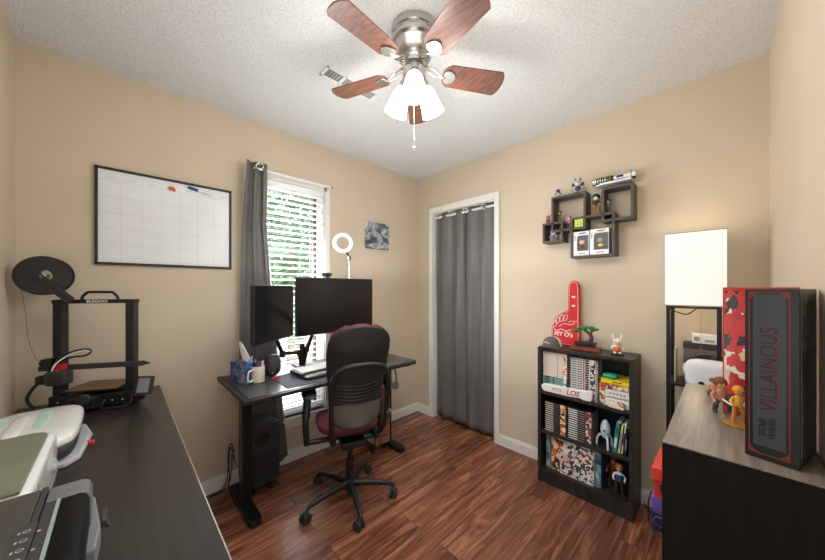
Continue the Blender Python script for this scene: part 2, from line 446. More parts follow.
# ------------------------------------------------------------------ ceiling fan
FX, FY = 1.3025, 1.283
fan = thing('ceiling_fan', 'brushed nickel ceiling fan with five walnut blades and three frosted shades', 'ceiling fan', (FX, FY, H))
b = MB()
b.lathe([(0,0),(.1,0),(.102,-.012),(.1,-.03),(.094,-.034),(.094,-.044),(.099,-.048),(.098,-.066),(.09,-.072),(.086,-.078),(.084,-.1),(.074,-.125),(.06,-.142),(.045,-.15),(0,-.15)], seg=48)
for k in range(8):
    a = 2*PI*k/8; b.box(.0935, .0975, -.017, .017, -.044, -.036, mtx=Matrix.Rotation(a, 4, 'Z'))
b.build('motor_housing', M_steel, fan, seg=2)
b = MB(); b.lathe([(0,-.148),(.05,-.148),(.05,-.16),(.034,-.163),(.034,-.175),(.048,-.178),(.052,-.186),(.052,-.235),(.045,-.25),(.02,-.262),(.0,-.264)], seg=40)
b.build('light_kit', M_steel, fan)
ph0 = -1.4917; bz = -.181
for k in range(5):
    a = ph0+2*PI*k/5
    R_ = Matrix.Rotation(a, 4, 'Z') @ Matrix.Translation((0, 0, bz)) @ Matrix.Rotation(rad(-12), 4, 'X')
    b = MB(); pts = []
    r0, r1, w0, w1 = .132, .424, .052, .063
    for t in [i/8 for i in range(9)]: pts.append((r1-.022+.022*math.sin(PI/2*(1-abs(2*t-1)))**.6, -w1+2*w1*t))
    pts += [(r0+.03, w0+.003), (r0+.01, w0-.012), (r0, w0-.03), (r0, -w0+.03), (r0+.01, -w0+.012), (r0+.03, -w0-.003)]
    b.prism(pts, -.003, .003, mtx=R_)
    b.build('blade', M_blade, fan, bevel=.001)
    b = MB()
    Rz = Matrix.Rotation(a, 4, 'Z')
    arm = [Rz @ Vector(p) for p in ((.045, 0, -.155), (.07, .012, -.163), (.095, .016, -.178), (.125, .006, -.19), (.15, 0, -.187))]
    b.tube(arm, .0075, seg=8, flat=.6, smooth=4)
    arm = [Rz @ Vector(p) for p in ((.045, 0, -.155), (.07, -.012, -.163), (.095, -.016, -.178), (.125, -.006, -.19), (.15, 0, -.187))]
    b.tube(arm, .0055, seg=8, flat=.6, smooth=4)
    pp = [(.02*math.cos(t)*1.5+.162, .032*math.sin(t)*(1-.28*math.cos(t))) for t in [2*PI*i/20 for i in range(20)]]
    b.prism(pp, -.010, -.0035, mtx=R_)
    b.build('blade_arm', M_steel, fan, bevel=.001)
M_shade = mat('frosted_shade_lit', (255,250,240), .4, var=.0, emit=7)
for k, a in enumerate((rad(-44.4), rad(75.6), rad(195.6))):
    R_ = Matrix.Rotation(a, 4, 'Z') @ Matrix.Translation((.047, 0, -.222)) @ Matrix.Rotation(rad(-24), 4, 'Y')
    b = MB(); b.lathe([(0,.012),(.018,.012),(.024,0),(.024,-.02),(.02,-.022)], seg=20, mtx=R_)
    b.build('shade_fitter', M_steel, fan)
    b = MB(); b.lathe([(.02,-.016),(.028,-.024),(.036,-.045),(.041,-.075),(.046,-.105),(.052,-.135),(.047,-.136),(.040,-.105),(.03,-.05),(.012,-.03),(0,-.03)], seg=28, mtx=R_)
    b.build('lamp_shade', M_shade, fan)
b = MB(); b.tube([(.02,-.02,-.25), (.022,-.022,-.38), (.022,-.022,-.53)], .0013, seg=6); b.ball((.022,-.022,-.50), .004); b.ball((.022,-.022,-.538), .0065, (1,1,1.3))
b.build('pull_chain', M_silver, fan)

# ceiling air vent
v = thing('air_vent', 'white slotted air vent in the ceiling beyond the fan', 'vent', (.8, 1.275, H))
b = MB(); x0, x1, y0, y1 = .755, .845, 1.11, 1.44
b.box(x0, x1, y0, y0+.014, H-.006, H); b.box(x0, x1, y1-.014, y1, H-.006, H); b.box(x0, x0+.012, y0, y1, H-.006, H); b.box(x1-.012, x1, y0, y1, H-.006, H)
for yy in (y0+.105, y0+.21): b.box(x0, x1, yy, yy+.016, H-.006, H)
b.build('vent_frame', M_trim, v, world=True, smooth=False, bevel=.0015)
b = MB()
for i in range(18):
    yy = y0+.02+i*.0165; b.box(x0+.01, x1-.01, yy, yy+.0022, H-.005, H-.001, mtx=None)
for i in range(5): b.box(x0+.014+i*.014, x0+.0165+i*.014, y0+.01, y0+.105, H-.004, H-.001)
b.build('louvers', mat('vent_louver', (196,196,194), .5), v, world=True, smooth=False)
b = MB(); b.box(x0+.01, x1-.01, y0+.11, y1-.01, H-.001, H-.0004); b.build('damper', mat('vent_mid', (150,150,148), .8), v, world=True, smooth=False)
b = MB(); b.box(x0+.01, x1-.01, y0+.01, y0+.11, H-.001, H-.0004); b.build('duct_shade', mat('vent_dark', (66,66,66), .8), v, world=True, smooth=False)  # flat dark sheet, the shade inside the duct put into its colour

# ------------------------------------------------------------------ whiteboard, marker, magnet, picture
wb = thing('whiteboard', 'black framed whiteboard calendar hanging left of the window', 'whiteboard', (0, .56, 1.42))
y0, y1, z0, z1 = .251, .87, 1.419, 1.929
b = MB(); fw = .013
for a in ((y0, y1, z0, z0+fw), (y0, y1, z1-fw, z1), (y0, y0+fw, z0, z1), (y1-fw, y1, z0, z1)): b.box(0, .018, *a)
b.build('frame', M_black, wb, world=True, smooth=False, bevel=.002)
b = MB(); b.use(mat('whiteboard_face', (226,229,230), .25, var=.015)); b.box(.002, .01, y0+fw, y1-fw, z0+fw, z1-fw)
b.use(mat('whiteboard_lines', (188,194,198), .5))
for i in range(1, 7):
    yy = y0+fw+(y1-y0-2*fw)*i/7; b.box(.0095, .0104, yy-.0007, yy+.0007, z0+fw, z1-.065)
for i in range(6):
    zz = z1-.065-i*.0845
    if zz > z0+fw: b.box(.0095, .0104, y0+fw, y1-fw, zz-.0007, zz+.0007)
for i in range(7):
    yy = y0+fw+(y1-y0-2*fw)*(i+.5)/7; b.box(.0095, .0103, yy-.018, yy+.018, z1-.052, z1-.048)
b.build('board_face', None, wb, world=True, smooth=False)
b = MB(); b.sq((.018, .562, 1.876), (.008, .015, .010), .6, .7, 20); b.ball((.02, .572, 1.868), .008, (1,1,1))
tag(b.build('board_magnet', mat('orange_magnet', (214,98,38), .5), None, loc=(.018, .562, 1.873), world=True), 'small orange magnet stuck near the top of the whiteboard', 'magnet')
mk = thing('whiteboard_marker', 'white marker with a blue cap clipped along the top of the whiteboard', 'marker', (.018, .72, 1.873))
b = MB(); b.cyl((.018, .685, 1.893), (.018, .765, 1.876), .006, .0055); b.build('barrel', M_white, mk, world=True)
b = MB(); b.cyl((.018, .64, 1.903), (.018, .688, 1.892), .0082, .0085); b.build('cap', mat('marker_blue', (40,66,140), .4), mk, world=True)
pic = thing('canvas_picture', 'small square marbled blue grey canvas on the wall beyond the window', 'picture', (0, 2.067, 1.66))
b = MB(); b.box(0, .02, 1.936, 2.198, 1.658, 1.9)
def marble():
    m, nt, bs, out = nodes('marbled_paint')
    tc = nt.nodes.new('ShaderNodeTexCoord')
    n = nt.nodes.new('ShaderNodeTexNoise'); n.inputs['Scale'].default_value = 4.5; n.inputs['Detail'].default_value = 2.5; n.inputs['Distortion'].default_value = 2.2
    r = nt.nodes.new('ShaderNodeValToRGB'); e = r.color_ramp.elements
    e[0].position = .36; e[0].color = lin((58,66,74))+(1,); e[1].position = .66; e[1].color = lin((222,224,224))+(1,)
    for p, c_ in ((.46, (118,128,136)), (.52, (196,198,198)), (.57, (98,108,118))):
        q = e.new(p); q.color = lin(c_)+(1,)
    nt.links.new(tc.outputs['Object'], n.inputs['Vector']); nt.links.new(n.outputs['Fac'], r.inputs[0]); nt.links.new(r.outputs[0], bs.inputs['Base Color'])
    bs.inputs['Roughness'].default_value = .5
    return m
b.build('canvas', marble(), pic, world=True, smooth=False, bevel=.002)

# ------------------------------------------------------------------ standing desk
dk = thing('standing_desk', 'black standing desk in front of the window', 'desk', (.33, 1.36, 0))
dy0, dy1, dxa, dxb, dt = .78, 1.99, .058, .63, .74
b = MB()
b.use(M_black); b.prism([(dxa, dy0), (dxb, dy0), (dxb, dy1-.03), (dxb-.03, dy1), (dxa, dy1)], dt-.022, dt-.002)
b.use(mat('desk_edge', (40,40,42), .4)); b.box(dxa, dxb, dy0, dy0+.022, dt-.004, dt+.003)
b.build('desktop', None, dk, world=True, smooth=False, bevel=.004)
b = MB(); b.box(dxa+.02, dxb-.02, dy0+.03, dy1-.02, dt-.002, dt+.0012)
b.build('desk_surface', mat('desk_laminate', (58,60,62), .3, var=.08), dk, world=True, smooth=False)
for yy in (.85, 1.918):
    b = MB(); b.box(.262, .335, yy, yy+.05, .03, .68); b.build('leg', M_blackm, dk, world=True, smooth=False, bevel=.004)
    b = MB(); b.prism([(.06, yy-.008), (.475, yy-.008), (.5, yy+.005), (.5, yy+.05), (.475, yy+.062), (.06, yy+.062)], .008, .035); b.build('foot', M_blackm, dk, world=True, smooth=False, bevel=.004)
    b = MB(); b.box(.09, .56, yy, yy+.05, .69, .718); b.build('top_bracket', M_blackm, dk, world=True, smooth=False, bevel=.003)
b = MB(); b.box(.27, .32, .9, 1.918, .67, .712); b.build('crossbar', M_blackm, dk, world=True, smooth=False, bevel=.003)
b = MB(); b.box(.555, .618, .93, .965, .7, .718); b.box(.6, .625, .93, .965, .692, .71); b.build('height_control', M_dark, dk, world=True, smooth=False, bevel=.003)
# cables behind the left leg
b = MB()
b.tube([(.2,.842,.3),(.15,.836,.34),(.1,.83,.24),(.11,.835,.1),(.07,.79,.02),(.05,.72,.005),(.15,.68,.006),(.2,.76,.006),(.12,.82,.03)], .0035, seg=6, smooth=6)
b.tube([(.21,.842,.26),(.13,.838,.31),(.12,.83,.2),(.09,.82,.08),(.04,.78,.01),(.035,.65,.006),(.035,.52,.006)], .003, seg=6, smooth=6)
b.tube([(.22,.842,.24),(.16,.838,.28),(.15,.84,.18),(.1,.83,.05),(.06,.8,.006)], .0028, seg=6, smooth=6)
tag(b.build('power_cables', M_black, None, loc=(.1,.8,0), world=True), 'tangle of thin black cables on the floor behind the desk leg', 'cables')

# subwoofer
sw = thing('subwoofer', 'tall black subwoofer box with round port under the desk', 'subwoofer', (.16, 1.0, 0))
b = MB(); b.box(.065, .255, .925, 1.09, .07, .435); b.build('cabinet', M_dark, sw, world=True, smooth=False, bevel=.004)
b = MB(); b.lathe([(.036,.0005),(.045,.003),(.040,.007),(.036,.005),(.034,.002),(0,.0025)], mtx=basis((.254,.985,.35),(0,1,0),(0,0,1)), seg=28); b.build('port', M_black, sw, world=True)
for xx in (.10,.20):
    for yy in (.955,1.05): b = MB(); b.cyl((xx,yy,0),(xx,yy,.07),.014); b.build('foot', M_black, sw, world=True)
b = MB(); b.box(.254,.2565,.93,1.085,.08,.27); b.build('grille', mat('grille_cloth',(34,34,36),.9), sw, world=True, smooth=False, bevel=.001)

# PC tower with wood-slat front
pc = thing('computer_tower', 'black computer tower with walnut slat front and glass side under the desk', 'computer', (.22, 1.8, 0))
px0, px1, py0, py1, pz0, pz1 = .06, .40, 1.752, 1.905, .07, .525
b = MB(); b.box(px0, px1-.012, py0+.004, py1, pz0, pz1); b.build('case', M_black, pc, world=True, smooth=False, bevel=.004)
b = MB()
n = 14
for i in range(n):
    yy = py0+.006+(py1-py0-.012)*i/n; b.box(px1-.012, px1, yy, yy+.0058, pz0+.006, pz1-.006)
b.build('front_slats', woodmat('walnut_slats', (116,72,50), (176,122,90), 2, .4, 8, 10), pc, world=True, smooth=False, bevel=.001)
b = MB(); b.box(px0+.01, px1-.02, py0, py0+.004, pz0+.02, pz1-.02); b.build('side_glass', mat('tower_glass', (158,166,178), .2, var=.2, vscale=9), pc, world=True, smooth=False)
for xx in (.09,.34):
    for yy in (py0+.02, py1-.02): b = MB(); b.cyl((xx,yy,0),(xx,yy,pz0),.013); b.build('foot', M_black, pc, world=True)
# headphones hung under the desk edge beside the tower
hp = thing('headphones', 'silver and black headphones hanging under the right side of the desk', 'headphones', (.47, 1.86, .56))
b = MB(); b.tube([(.43,1.86,.56),(.422,1.86,.62),(.44,1.86,.67),(.47,1.86,.685),(.50,1.86,.67),(.518,1.86,.62),(.51,1.86,.56)], .005, seg=8, smooth=4); b.cyl((.47,1.86,.685),(.47,1.86,.718),.005); b.build('headband', M_black, hp, world=True)
for xx in (.432, .508):
    b = MB(); b.cyl((xx-.01,1.86,.55),(xx+.01,1.86,.55),.03); b.build('ear_cup', M_grey, hp, world=True, bevel=.005)

# ------------------------------------------------------------------ monitors and arms
def monitor(name, label, pa, pb, zb, zt, arm):
    pa = Vector(pa); pb = Vector(pb); d = (pb-pa); wd = d.length; d.normalize()
    mid = (pa+pb)/2
    root = thing(name, label, 'monitor', (mid.x, mid.y, zb))
    M_ = basis((pa.x, pa.y, zb), (d.x, d.y, 0), (0, 0, 1))   # x along, y up, z outwards (towards user)
    h = zt-zb
    b = MB(); b.box(0, wd, 0, h, -.03, -.004, mtx=M_); hs_ = b.build('housing', M_black, root, world=True, smooth=False, bevel=.005)
    b = MB(); b.box(.004, wd-.004, .009, h-.004, -.005, -.0025, mtx=M_); b.build('screen', M_screen, hs_, world=True, smooth=False)
    b = MB(); b.box(wd*.5-.06, wd*.5+.06, h*.5-.06, h*.5+.06, -.045, -.028, mtx=M_); b.build('mount_plate', M_dark, root, world=True, smooth=False, bevel=.003)
    b = MB(); b.tube(arm, .013, seg=10, flat=1.3); 
    for p in arm[1:-1]: b.cyl((p[0],p[1],p[2]-.02),(p[0],p[1],p[2]+.02),.02)
    b.build('monitor_arm', M_black, root, world=True)
    return root
monitor('monitor', 'smaller black computer monitor angled on the left of the desk', (.55,.853), (.31,1.158), .985, 1.312,
        [(.41,.99,1.12), (.33,1.0,1.08), (.22,1.12,.86), (.16,1.26,.84), (.15,1.28,.744)])
monitor('monitor', 'large wide black monitor behind the office chair', (.485,1.105), (.445,1.695), 1.0, 1.362,
        [(.42,1.39,1.17), (.34,1.36,1.12), (.24,1.33,1.0), (.17,1.31,.86), (.15,1.29,.744)])
b = MB(); b.cyl((.15,1.285,.7412),(.15,1.285,.9),.019); b.box(.09,.21,1.23,1.34,.7412,.752)
tag(b.build('monitor_arm_post', M_black, None, loc=(.15,1.285,.741), world=True, bevel=.002), 'black clamp post of the monitor arms at the back of the desk', 'post')
wc = thing('webcam', 'small black webcam on top of the large monitor', 'webcam', (.45, 1.31, 1.362))
b = MB(); b.sq((.452,1.315,1.383), (.014,.036,.013), .5, .6, 24); b.build('body', M_black, wc, world=True)
b = MB(); b.cyl((.464,1.315,1.383),(.469,1.315,1.383),.008); b.build('lens', M_screen, wc, world=True)
b = MB(); b.box(.43,.472,1.3,1.33,1.3625,1.371); b.build('clip', M_dark, wc, world=True, smooth=False)

# ring light
rl = thing('ring_light', 'white ring light on a thin silver stand behind the large monitor', 'ring light', (.14, 1.68, dt))
b = MB(); rc = Vector((.18,1.60,1.65)); Mr = basis(rc, Vector((.3,.7,0)).normalized(), (0,0,1))
b.lathe([(.052,-.008),(.076,-.008),(.08,0),(.076,.008),(.052,.008),(.048,0),(.052,-.008)], mtx=Mr, seg=40); b.build('ring_back', M_white, rl, world=True)
b = MB(); b.lathe([(.052,.0082),(.064,.012),(.076,.0082)], mtx=Mr, seg=40); b.build('ring_diffuser', mat('ring_diffuser', (250,250,248), .5, emit=.1, var=0), rl, world=True)
b = MB(); b.cyl((.15,1.68,.752),(.15,1.68,1.52),.0055); b.cyl((.15,1.68,1.49),(.165,1.66,1.56),.006); b.build('pole', M_steel, rl, world=True)
b = MB(); b.cyl((.15,1.68,1.52),(.15,1.68,1.555),.01); b.cyl((.155,1.675,1.545),(.178,1.625,1.59),.008); b.build('swivel_joint', M_black, rl, world=True, bevel=.003)
b = MB(); b.lathe([(0,0),(.06,0),(.06,.006),(.01,.012),(0,.012)], c=(.15,1.68,dt+.0015)); b.build('round_base', M_black, rl, world=True)

# desk items
DT = dt+.0015
tb = thing('tissue_box', 'blue floral tissue box with a tissue pulled up at the left end of the desk', 'tissue box', (.265,.892,DT), rad(14))
b = MB(); b.box(-.085,.085,-.052,.052,0,.118); b.build('carton', art('tissue_art', [(44,58,104),(70,120,170),(36,52,112),(130,92,120),(48,72,140),(50,140,160),(160,140,170)], 40, .5), tb, smooth=False, bevel=.002)
b = MB()
def tis(u, v):
    t = v; w = .055*(1-t)**.8+.014
    return (w*(2*u-1)*.8-.02*t, .012*math.sin(5*u*PI+2*t)*(1-.4*t)-.025*t, .112+.115*t+.008*math.sin(7*u))
b.grid(tis, 16, 10); b.build('tissue', M_paper, tb, solid=.001)
b = MB()
b.grid(lambda u, v: (.05+.02*math.sin(6*u), -.03+.06*u, .115+.04*v*math.sin(PI*u)), 10, 4); b.build('wrapper_film', mat('tissue_film', (150,180,205), .3), tb, solid=.001)

mg = thing('coffee_mug', 'white printed coffee mug holding pens beside the tissue box', 'mug', (.345,.93,DT))
b = MB(); b.use(mat('mug_ceramic', (226,216,198), .3, var=.05, vscale=60)); b.lathe([(0,.002),(.034,.002),(.037,.006),(.038,.094),(.036,.096),(.034,.094),(.033,.01),(0,.01)], seg=28)
b.build('cup', None, mg)
b = MB(); b.tube([(.03*math.cos(rad(-55))/.03*.037, .037*math.sin(rad(-55)), .08), (.045,-.06,.08), (.05,-.068,.05), (.04,-.06,.022), (.021,-.03,.022)], .0048, seg=8, smooth=5); b.build('handle', MATS['mug_ceramic'], mg)
pens = [((.01,.01),(.018,.022),(230,230,228)), ((-.012,.008),(-.02,.018),(30,30,34)), ((.0,-.012),(.004,-.024),(40,40,44)), ((.014,-.006),(.026,-.01),(150,60,60)), ((-.012,-.01),(-.022,-.016),(210,212,214))]
for i, (p, q, c_) in enumerate(pens):
    pn = thing('pen', ['white pen standing in the mug', 'black pen leaning towards the back of the mug', 'thick black marker standing in the mug', 'dark red pen standing in the mug', 'silver pen leaning at the back of the mug'][i], 'pen', (.345+p[0], .93+p[1], DT+.012), group='pens in the mug')
    mm = mat('pen_%d%d' % c_[:2], c_, .35)
    b = MB(); b.cyl((0,0,0), (q[0]-p[0], q[1]-p[1], .115), .0045); b.build('barrel', mm, pn)
    b = MB(); b.cyl((q[0]-p[0], q[1]-p[1], .115), ((q[0]-p[0])*1.2, (q[1]-p[1])*1.2, .135), .005, .0035); b.build('cap', M_dark, pn)
sp = thing('desk_speaker', 'round black desk speaker behind the mug', 'speaker', (.27,1.04,DT))
b = MB(); b.sq((0,0,.068), (.04,.047,.067), .75, .8, 28); b.build('shell', M_dark, sp)
b = MB(); b.ball((.033,.016,.045), .018, (.5,1,1)); b.build('driver', M_black, sp)
b = MB(); b.ball((.036,-.014,.025), .004, (.5,1,1)); b.build('volume_knob', M_lgrey, sp)
# loose pens
def lying(name, label, p, q, r, col, capc=None, g=None):
    root = thing(name, label, 'pen', (p[0], p[1], DT), group=g)
    v_ = Vector((q[0]-p[0], q[1]-p[1], 0))
    b = MB(); b.cyl((0,0,r), tuple(v_*.7+Vector((0,0,r))), r); b.build('barrel', mat('barrel_'+label.split()[0], col, .35), root)
    b = MB(); b.cyl(tuple(v_*.7+Vector((0,0,r))), tuple(v_+Vector((0,0,r))), r*1.1, r*.9); b.build('cap', capc or M_dark, root)
lying('marker', 'red marker lying on the desk right of the mug', (.365,1.0), (.335,1.06), .007, (178,40,46), M_red)
lying('marker', 'white marker with dark cap lying by the desk speaker', (.33,1.055), (.30,1.19), .006, (214,216,218))
# mouse pad, keyboard
b = MB(); b.box(-.17,.09,-.02,.24,0,.003, mtx=Matrix.Rotation(rad(-2),4,'Z')); tag(b.build('mouse_pad', mat('mouse_pad_cloth', (52,56,64), .8, var=.05), None, loc=(.5,1.03,DT), bevel=.002), 'dark grey mouse pad lying on the desk', 'mouse pad')
kb = thing('keyboard', 'black keyboard with white keys and a padded wrist rest on the desk', 'keyboard', (.39,1.30,DT+.003), rad(4))
b = MB(); b.box(-.075,.075,-.17,.17,.008,.03); b.build('key_tray', M_black, kb, smooth=False, bevel=.006)
b = MB(); b.sq((.1,0,.011), (.042,.165,.011), .7, .35, 32); b.build('wrist_rest', M_black, kb)
b = MB()
for i in range(5):
    for j in range(15):
        b.box(-.062+i*.0245, -.041+i*.0245, -.158+j*.0212, -.1395+j*.0212, .03, .038-.001*i)
b.build('keycaps', mat('keycap_white', (196,195,191), .5), kb, smooth=False, bevel=.0015)
b = MB(); b.sq((0,0,.018), (.055,.032,.018), .8, .8, 24); mo = b.build('mouse', M_black, None, loc=(.44,1.58,DT)); tag(mo, 'black computer mouse on the desk behind the chair', 'mouse')

# ------------------------------------------------------------------ office chair
ch = thing('office_chair', 'black and maroon office chair turned to the desk', 'office chair', (.66,1.36,0), rad(69))
crz = rad(69)
b = MB(); b.lathe([(0,.062),(.03,.062),(.036,.07),(.038,.1),(.03,.125),(.026,.13),(0,.13)], seg=24)
b.build('hub', M_black, ch)
for k in range(5):
    a = rad(-20)+k*rad(72)-crz
    R_ = Matrix.Rotation(a, 4, 'Z')
    b = MB()
    pts = [R_ @ Vector(p) for p in ((.02,0,.105), (.12,0,.1), (.2,0,.09), (.25,0,.08), (.268,0,.07))]
    b.tube(pts, [.021,.018,.0145,.0125,.011], seg=10, flat=1.1); lg_ = b.build('leg', M_black, ch)
    b = MB()
    cx_, cy_ = .268, 0
    R2 = Matrix.Rotation(a, 4, 'Z') @ Matrix.Translation((cx_, cy_, 0)) @ Matrix.Rotation(rad(35+k*40), 4, 'Z')
    for s_ in (-1, 1): b.cyl(R2 @ Vector((-.014, s_*.009, .028)), R2 @ Vector((-.014, s_*.023, .028)), .028, seg=24)
    b.cyl(R2 @ Vector((-.014, -.02, .028)), R2 @ Vector((-.014, .02, .028)), .008)
    b.cyl(R2 @ Vector((0,0,.03)), R2 @ Vector((0,0,.075)), .007)
    b.sq((-.012,0,.045), (.018,.012,.02), .8, .8, 16, mtx=R2)
    b.build('caster', M_rub, lg_, bevel=.003)
b = MB(); b.cyl((0,0,.12),(0,0,.25),.024); b.cyl((0,0,.25),(0,0,.38),.014); b.cyl((0,0,.03),(0,0,.07),.014); b.build('gas_column', M_black, ch)
b = MB(); b.box(-.07,.07,-.12,.12,.365,.405); b.box(-.12,.12,-.03,.03,.39,.45); b.cyl((.07,-.06,.385),(.22,-.06,.385),.007); b.build('tilt_mechanism', M_black, ch, smooth=False, bevel=.008)
b = MB(); b.sq((-.012,.05,.484), (.182,.205,.034), .6, .7, 48); 
for v_ in b.bm.verts:
    if v_.co.y > .12: v_.co.z -= (v_.co.y-.12)**2*1.8
b.build('seat', M_maroon, ch)
b = MB(); b.sq((0,.04,.455), (.14,.16,.018), .5, .5, 40); b.build('seat_pan', M_black, ch)
ZB = [(.53,.10),(.55,.125),(.58,.14),(.66,.144),(.74,.148),(.86,.162),(.96,.167),(1.02,.163),(1.055,.152),(1.08,.13),(1.094,.105),(1.1,.08)]
def bw(z, tbl=ZB):
    if z <= tbl[0][0]: return tbl[0][1]
    for (za, wa), (zb, wb_) in zip(tbl, tbl[1:]):
        if z <= zb: t = (z-za)/(zb-za); return wa+(wb_-wa)*t
    return tbl[-1][1]
def by(z):  # depth profile of the back
    t = (z-.47)/.63
    return -.215-.085*t+.055*math.sin(PI*min(1,t*1.25))*.6*(1 if t < .8 else 1)-.02*t*t
def back_pt(u, z, off=0, grow=0):
    w = bw(z)+grow
    x = w*(2*u-1); tt = max(0, (z-.95)/.15)
    return Vector((x, by(z)+.05*(abs(2*u-1)**2.2)*(1-.75*tt)+off, z-.012*tt*abs(2*u-1)**2))
def back_fn(off, grow, z0_, z1_):
    def f(u, v_):
        z = z0_+(z1_-z0_)*v_
        # rounded top / bottom rows follow the width table more finely
        return back_pt(u, z, off, grow)
    return f
b = MB(); b.use(M_mesh); b.grid(back_fn(0, 0, .66, 1.1), 24, 40)
b.use(mat('chair_lower_back', (92,88,84), .5, var=.05)); b.grid(back_fn(-.001, -.004, .53, .66), 24, 14)
b.build('backrest', None, ch, solid=.014)
b = MB(); b.grid(lambda u, v_: back_pt(u, .58+.52*v_, .020, -.002)+Vector((0,0,.006*v_)), 24, 44); b.build('back_cushion', M_maroon, ch, solid=.024)
for zz in (.675,.695,.715,.735,.755,.775):
    b = MB(); b.tube([back_pt(u/12*.84+.08, zz-.012*math.sin(PI*u/12), -.011) for u in range(13)], .0035, seg=6); b.build('lumbar_rib', M_black, ch)
b = MB()
lp = [(-.11,.0,.41),(-.12,-.1,.43),(-.13,-.17,.465),(-.145,-.235,.54),(-.15,-.268,.68),(-.15,-.288,.80),(-.118,-.312,.875),(-.055,-.328,.897),(0,-.33,.899)]
lp = lp+[(-x,y,z) for x,y,z in lp[-2::-1]]
b.tube(lp, .0125, seg=10, smooth=5, flat=1.2); b.build('back_frame', M_black, ch)
for s_ in (-1,1): b = MB(); b.sq((s_*.125,-.13,.45), (.018,.05,.03), .8, .8, 20); b.build('pivot_housing', M_black, ch)
for s_ in (-1, .74):
    b = MB()
    b.tube([(s_*.1,.0,.395),(s_*.235,.0,.395),(s_*.25,.0,.41)], .016, seg=10, smooth=4)
    b.tube([(s_*.25,.0,.385),(s_*.255,0,.46),(s_*.257,0,.52),(s_*.25,.02,.60),(s_*.245,.04,.65)], .023, seg=12, smooth=4, flat=.75)
    arm = b.build('armrest_post', M_black, ch)
    b = MB(); b.sq((s_*.237,.05,.668), (.042,.11,.015), .7, .6, 32); b.build('arm_pad', M_dark, arm)
b = MB(); b.cyl((.145,-.25,.60),(.175,-.25,.60),.026); b.build('adjust_knob', M_dark, ch, bevel=.003)
for zz, rr_ in ((.72,.016),(.80,.013)): b = MB(); b.cyl((.14,-.27,zz),(.165,-.27,zz),rr_); b.build('adjust_knob', M_dark, ch, bevel=.003)

# ------------------------------------------------------------------ low desk along the front wall
ld = thing('work_table', 'long dark brown work table along the near left wall', 'table', (.88,.25,0))
b = MB(); b.box(.012,1.75,.008,.508,.712,.742); b.build('tabletop', M_desk, ld, world=True, smooth=False, bevel=.002)
b = MB(); b.box(.012,1.75,.508,.5095,.713,.741); b.build('edge_band', mat('edge_band', (176,166,150), .5), ld, world=True, smooth=False)
for xx in (.03,1.69):
    for yy in (.02,.435):
        b = MB(); b.box(xx,xx+.045,yy,yy+.045,0,.712); b.build('leg', M_desk, ld, world=True, smooth=False, bevel=.002)
b = MB(); b.box(.07,1.69,.45,.468,.62,.712); b.box(.07,1.69,.03,.048,.62,.712); b.build('apron', M_desk, ld, world=True, smooth=False)
TZ = .742

# ------------------------------------------------------------------ 3D printer
pr_ = thing('desktop_printer', 'black open frame filament printer at the far end of the work table', '3d printer', (.185,.268,TZ), rad(61.6))
b = MB(); b.box(-.155,.155,-.04,.035,.004,.062); b.box(-.05,.05,-.11,.135,.012,.062); b.build('base', M_black, pr_, smooth=False, bevel=.004)
for xx, yy in ((-.13,-.03),(-.13,.03),(.13,-.03),(.13,.03),(0,-.09),(0,.12)):
    b = MB(); b.cyl((xx,yy,0),(xx,yy,.014),.01); b.build('foot', M_rub, pr_)
for s_ in (-1,1):
    b = MB(); b.box(s_*.136-.0165, s_*.136+.0165, -.02,.02,.05,.49)
    b.use(M_black)
    b.box(s_*.136-.003, s_*.136+.003, -.0215,.0215,.06,.48)
    for zz in (.1,.13,.2,.3): b.cyl((s_*.136+.008,-.022,zz),(s_*.136+.008,-.02,zz),.0025)
    b.build('upright', M_black, pr_, smooth=False, bevel=.002)
b = MB(); b.box(-.156,.156,-.021,.021,.482,.5); tbm = b.build('top_bar', M_black, pr_, smooth=False, bevel=.002)
OFF[tbm.name] = Vector((0,0,0))
b = MB(); b.tube([(-.058,0,.5),(-.056,0,.513),(-.04,0,.531),(-.032,0,.535),(.055,0,.535),(.063,0,.531),(.078,0,.513),(.08,0,.5)], .0062, seg=8); b.build('carry_handle', M_black, pr_)
OFF[pr_.name] = Vector((0,0,0))
text('logo_lettering', 'ELEGOO', .0165, mat('logo_white', (232,232,230), .5), pr_, basis((.012,-.0222,.491),(1,0,0),(0,0,1)), sx=1.25, bold=.0004)
b = MB(); b.box(-.19,.20,-.04,-.022,.180,.203); b.box(.2,.212,-.036,-.026,.184,.199); b.cyl((.212,-.031,.191),(.222,-.031,.191),.005); b.build('x_gantry', M_dark, pr_, smooth=False, bevel=.002)
b = MB(); b.sq((-.095,-.07,.155),(.037,.028,.032),.3,.3,24)
for i in range(6): b.box(-.118+i*.008,-.114+i*.008,-.1,-.095,.145,.17 if i % 2 else .162)
b.build('print_head', M_dark, pr_)
b = MB(); b.box(-.175,-.135,-.06,-.02,.125,.165); b.box(-.19,-.17,-.055,-.025,.13,.16); b.box(-.155,-.14,-.045,-.02,.16,.235); b.box(-.175,-.14,-.05,-.015,.2,.235); b.cyl((-.18,-.04,.217),(-.155,-.04,.217),.012); b.build('motor', M_black, pr_, smooth=False, bevel=.003)
b = MB(); b.box(-.118,-.085,-.06,-.04,.185,.21); b.cyl((-.105,-.07,.175),(-.105,-.07,.19),.006); b.build('extruder_clip', M_red, pr_, smooth=False, bevel=.002)
b = MB(); b.tube([(-.115,-.07,.18),(-.11,-.06,.23),(-.07,-.045,.262),(-.02,-.04,.272),(.0,-.04,.262),(-.02,-.04,.243),(-.07,-.045,.238),(-.11,-.05,.22)], .0042, seg=8, smooth=6); b.build('cable_loop', M_black, pr_)
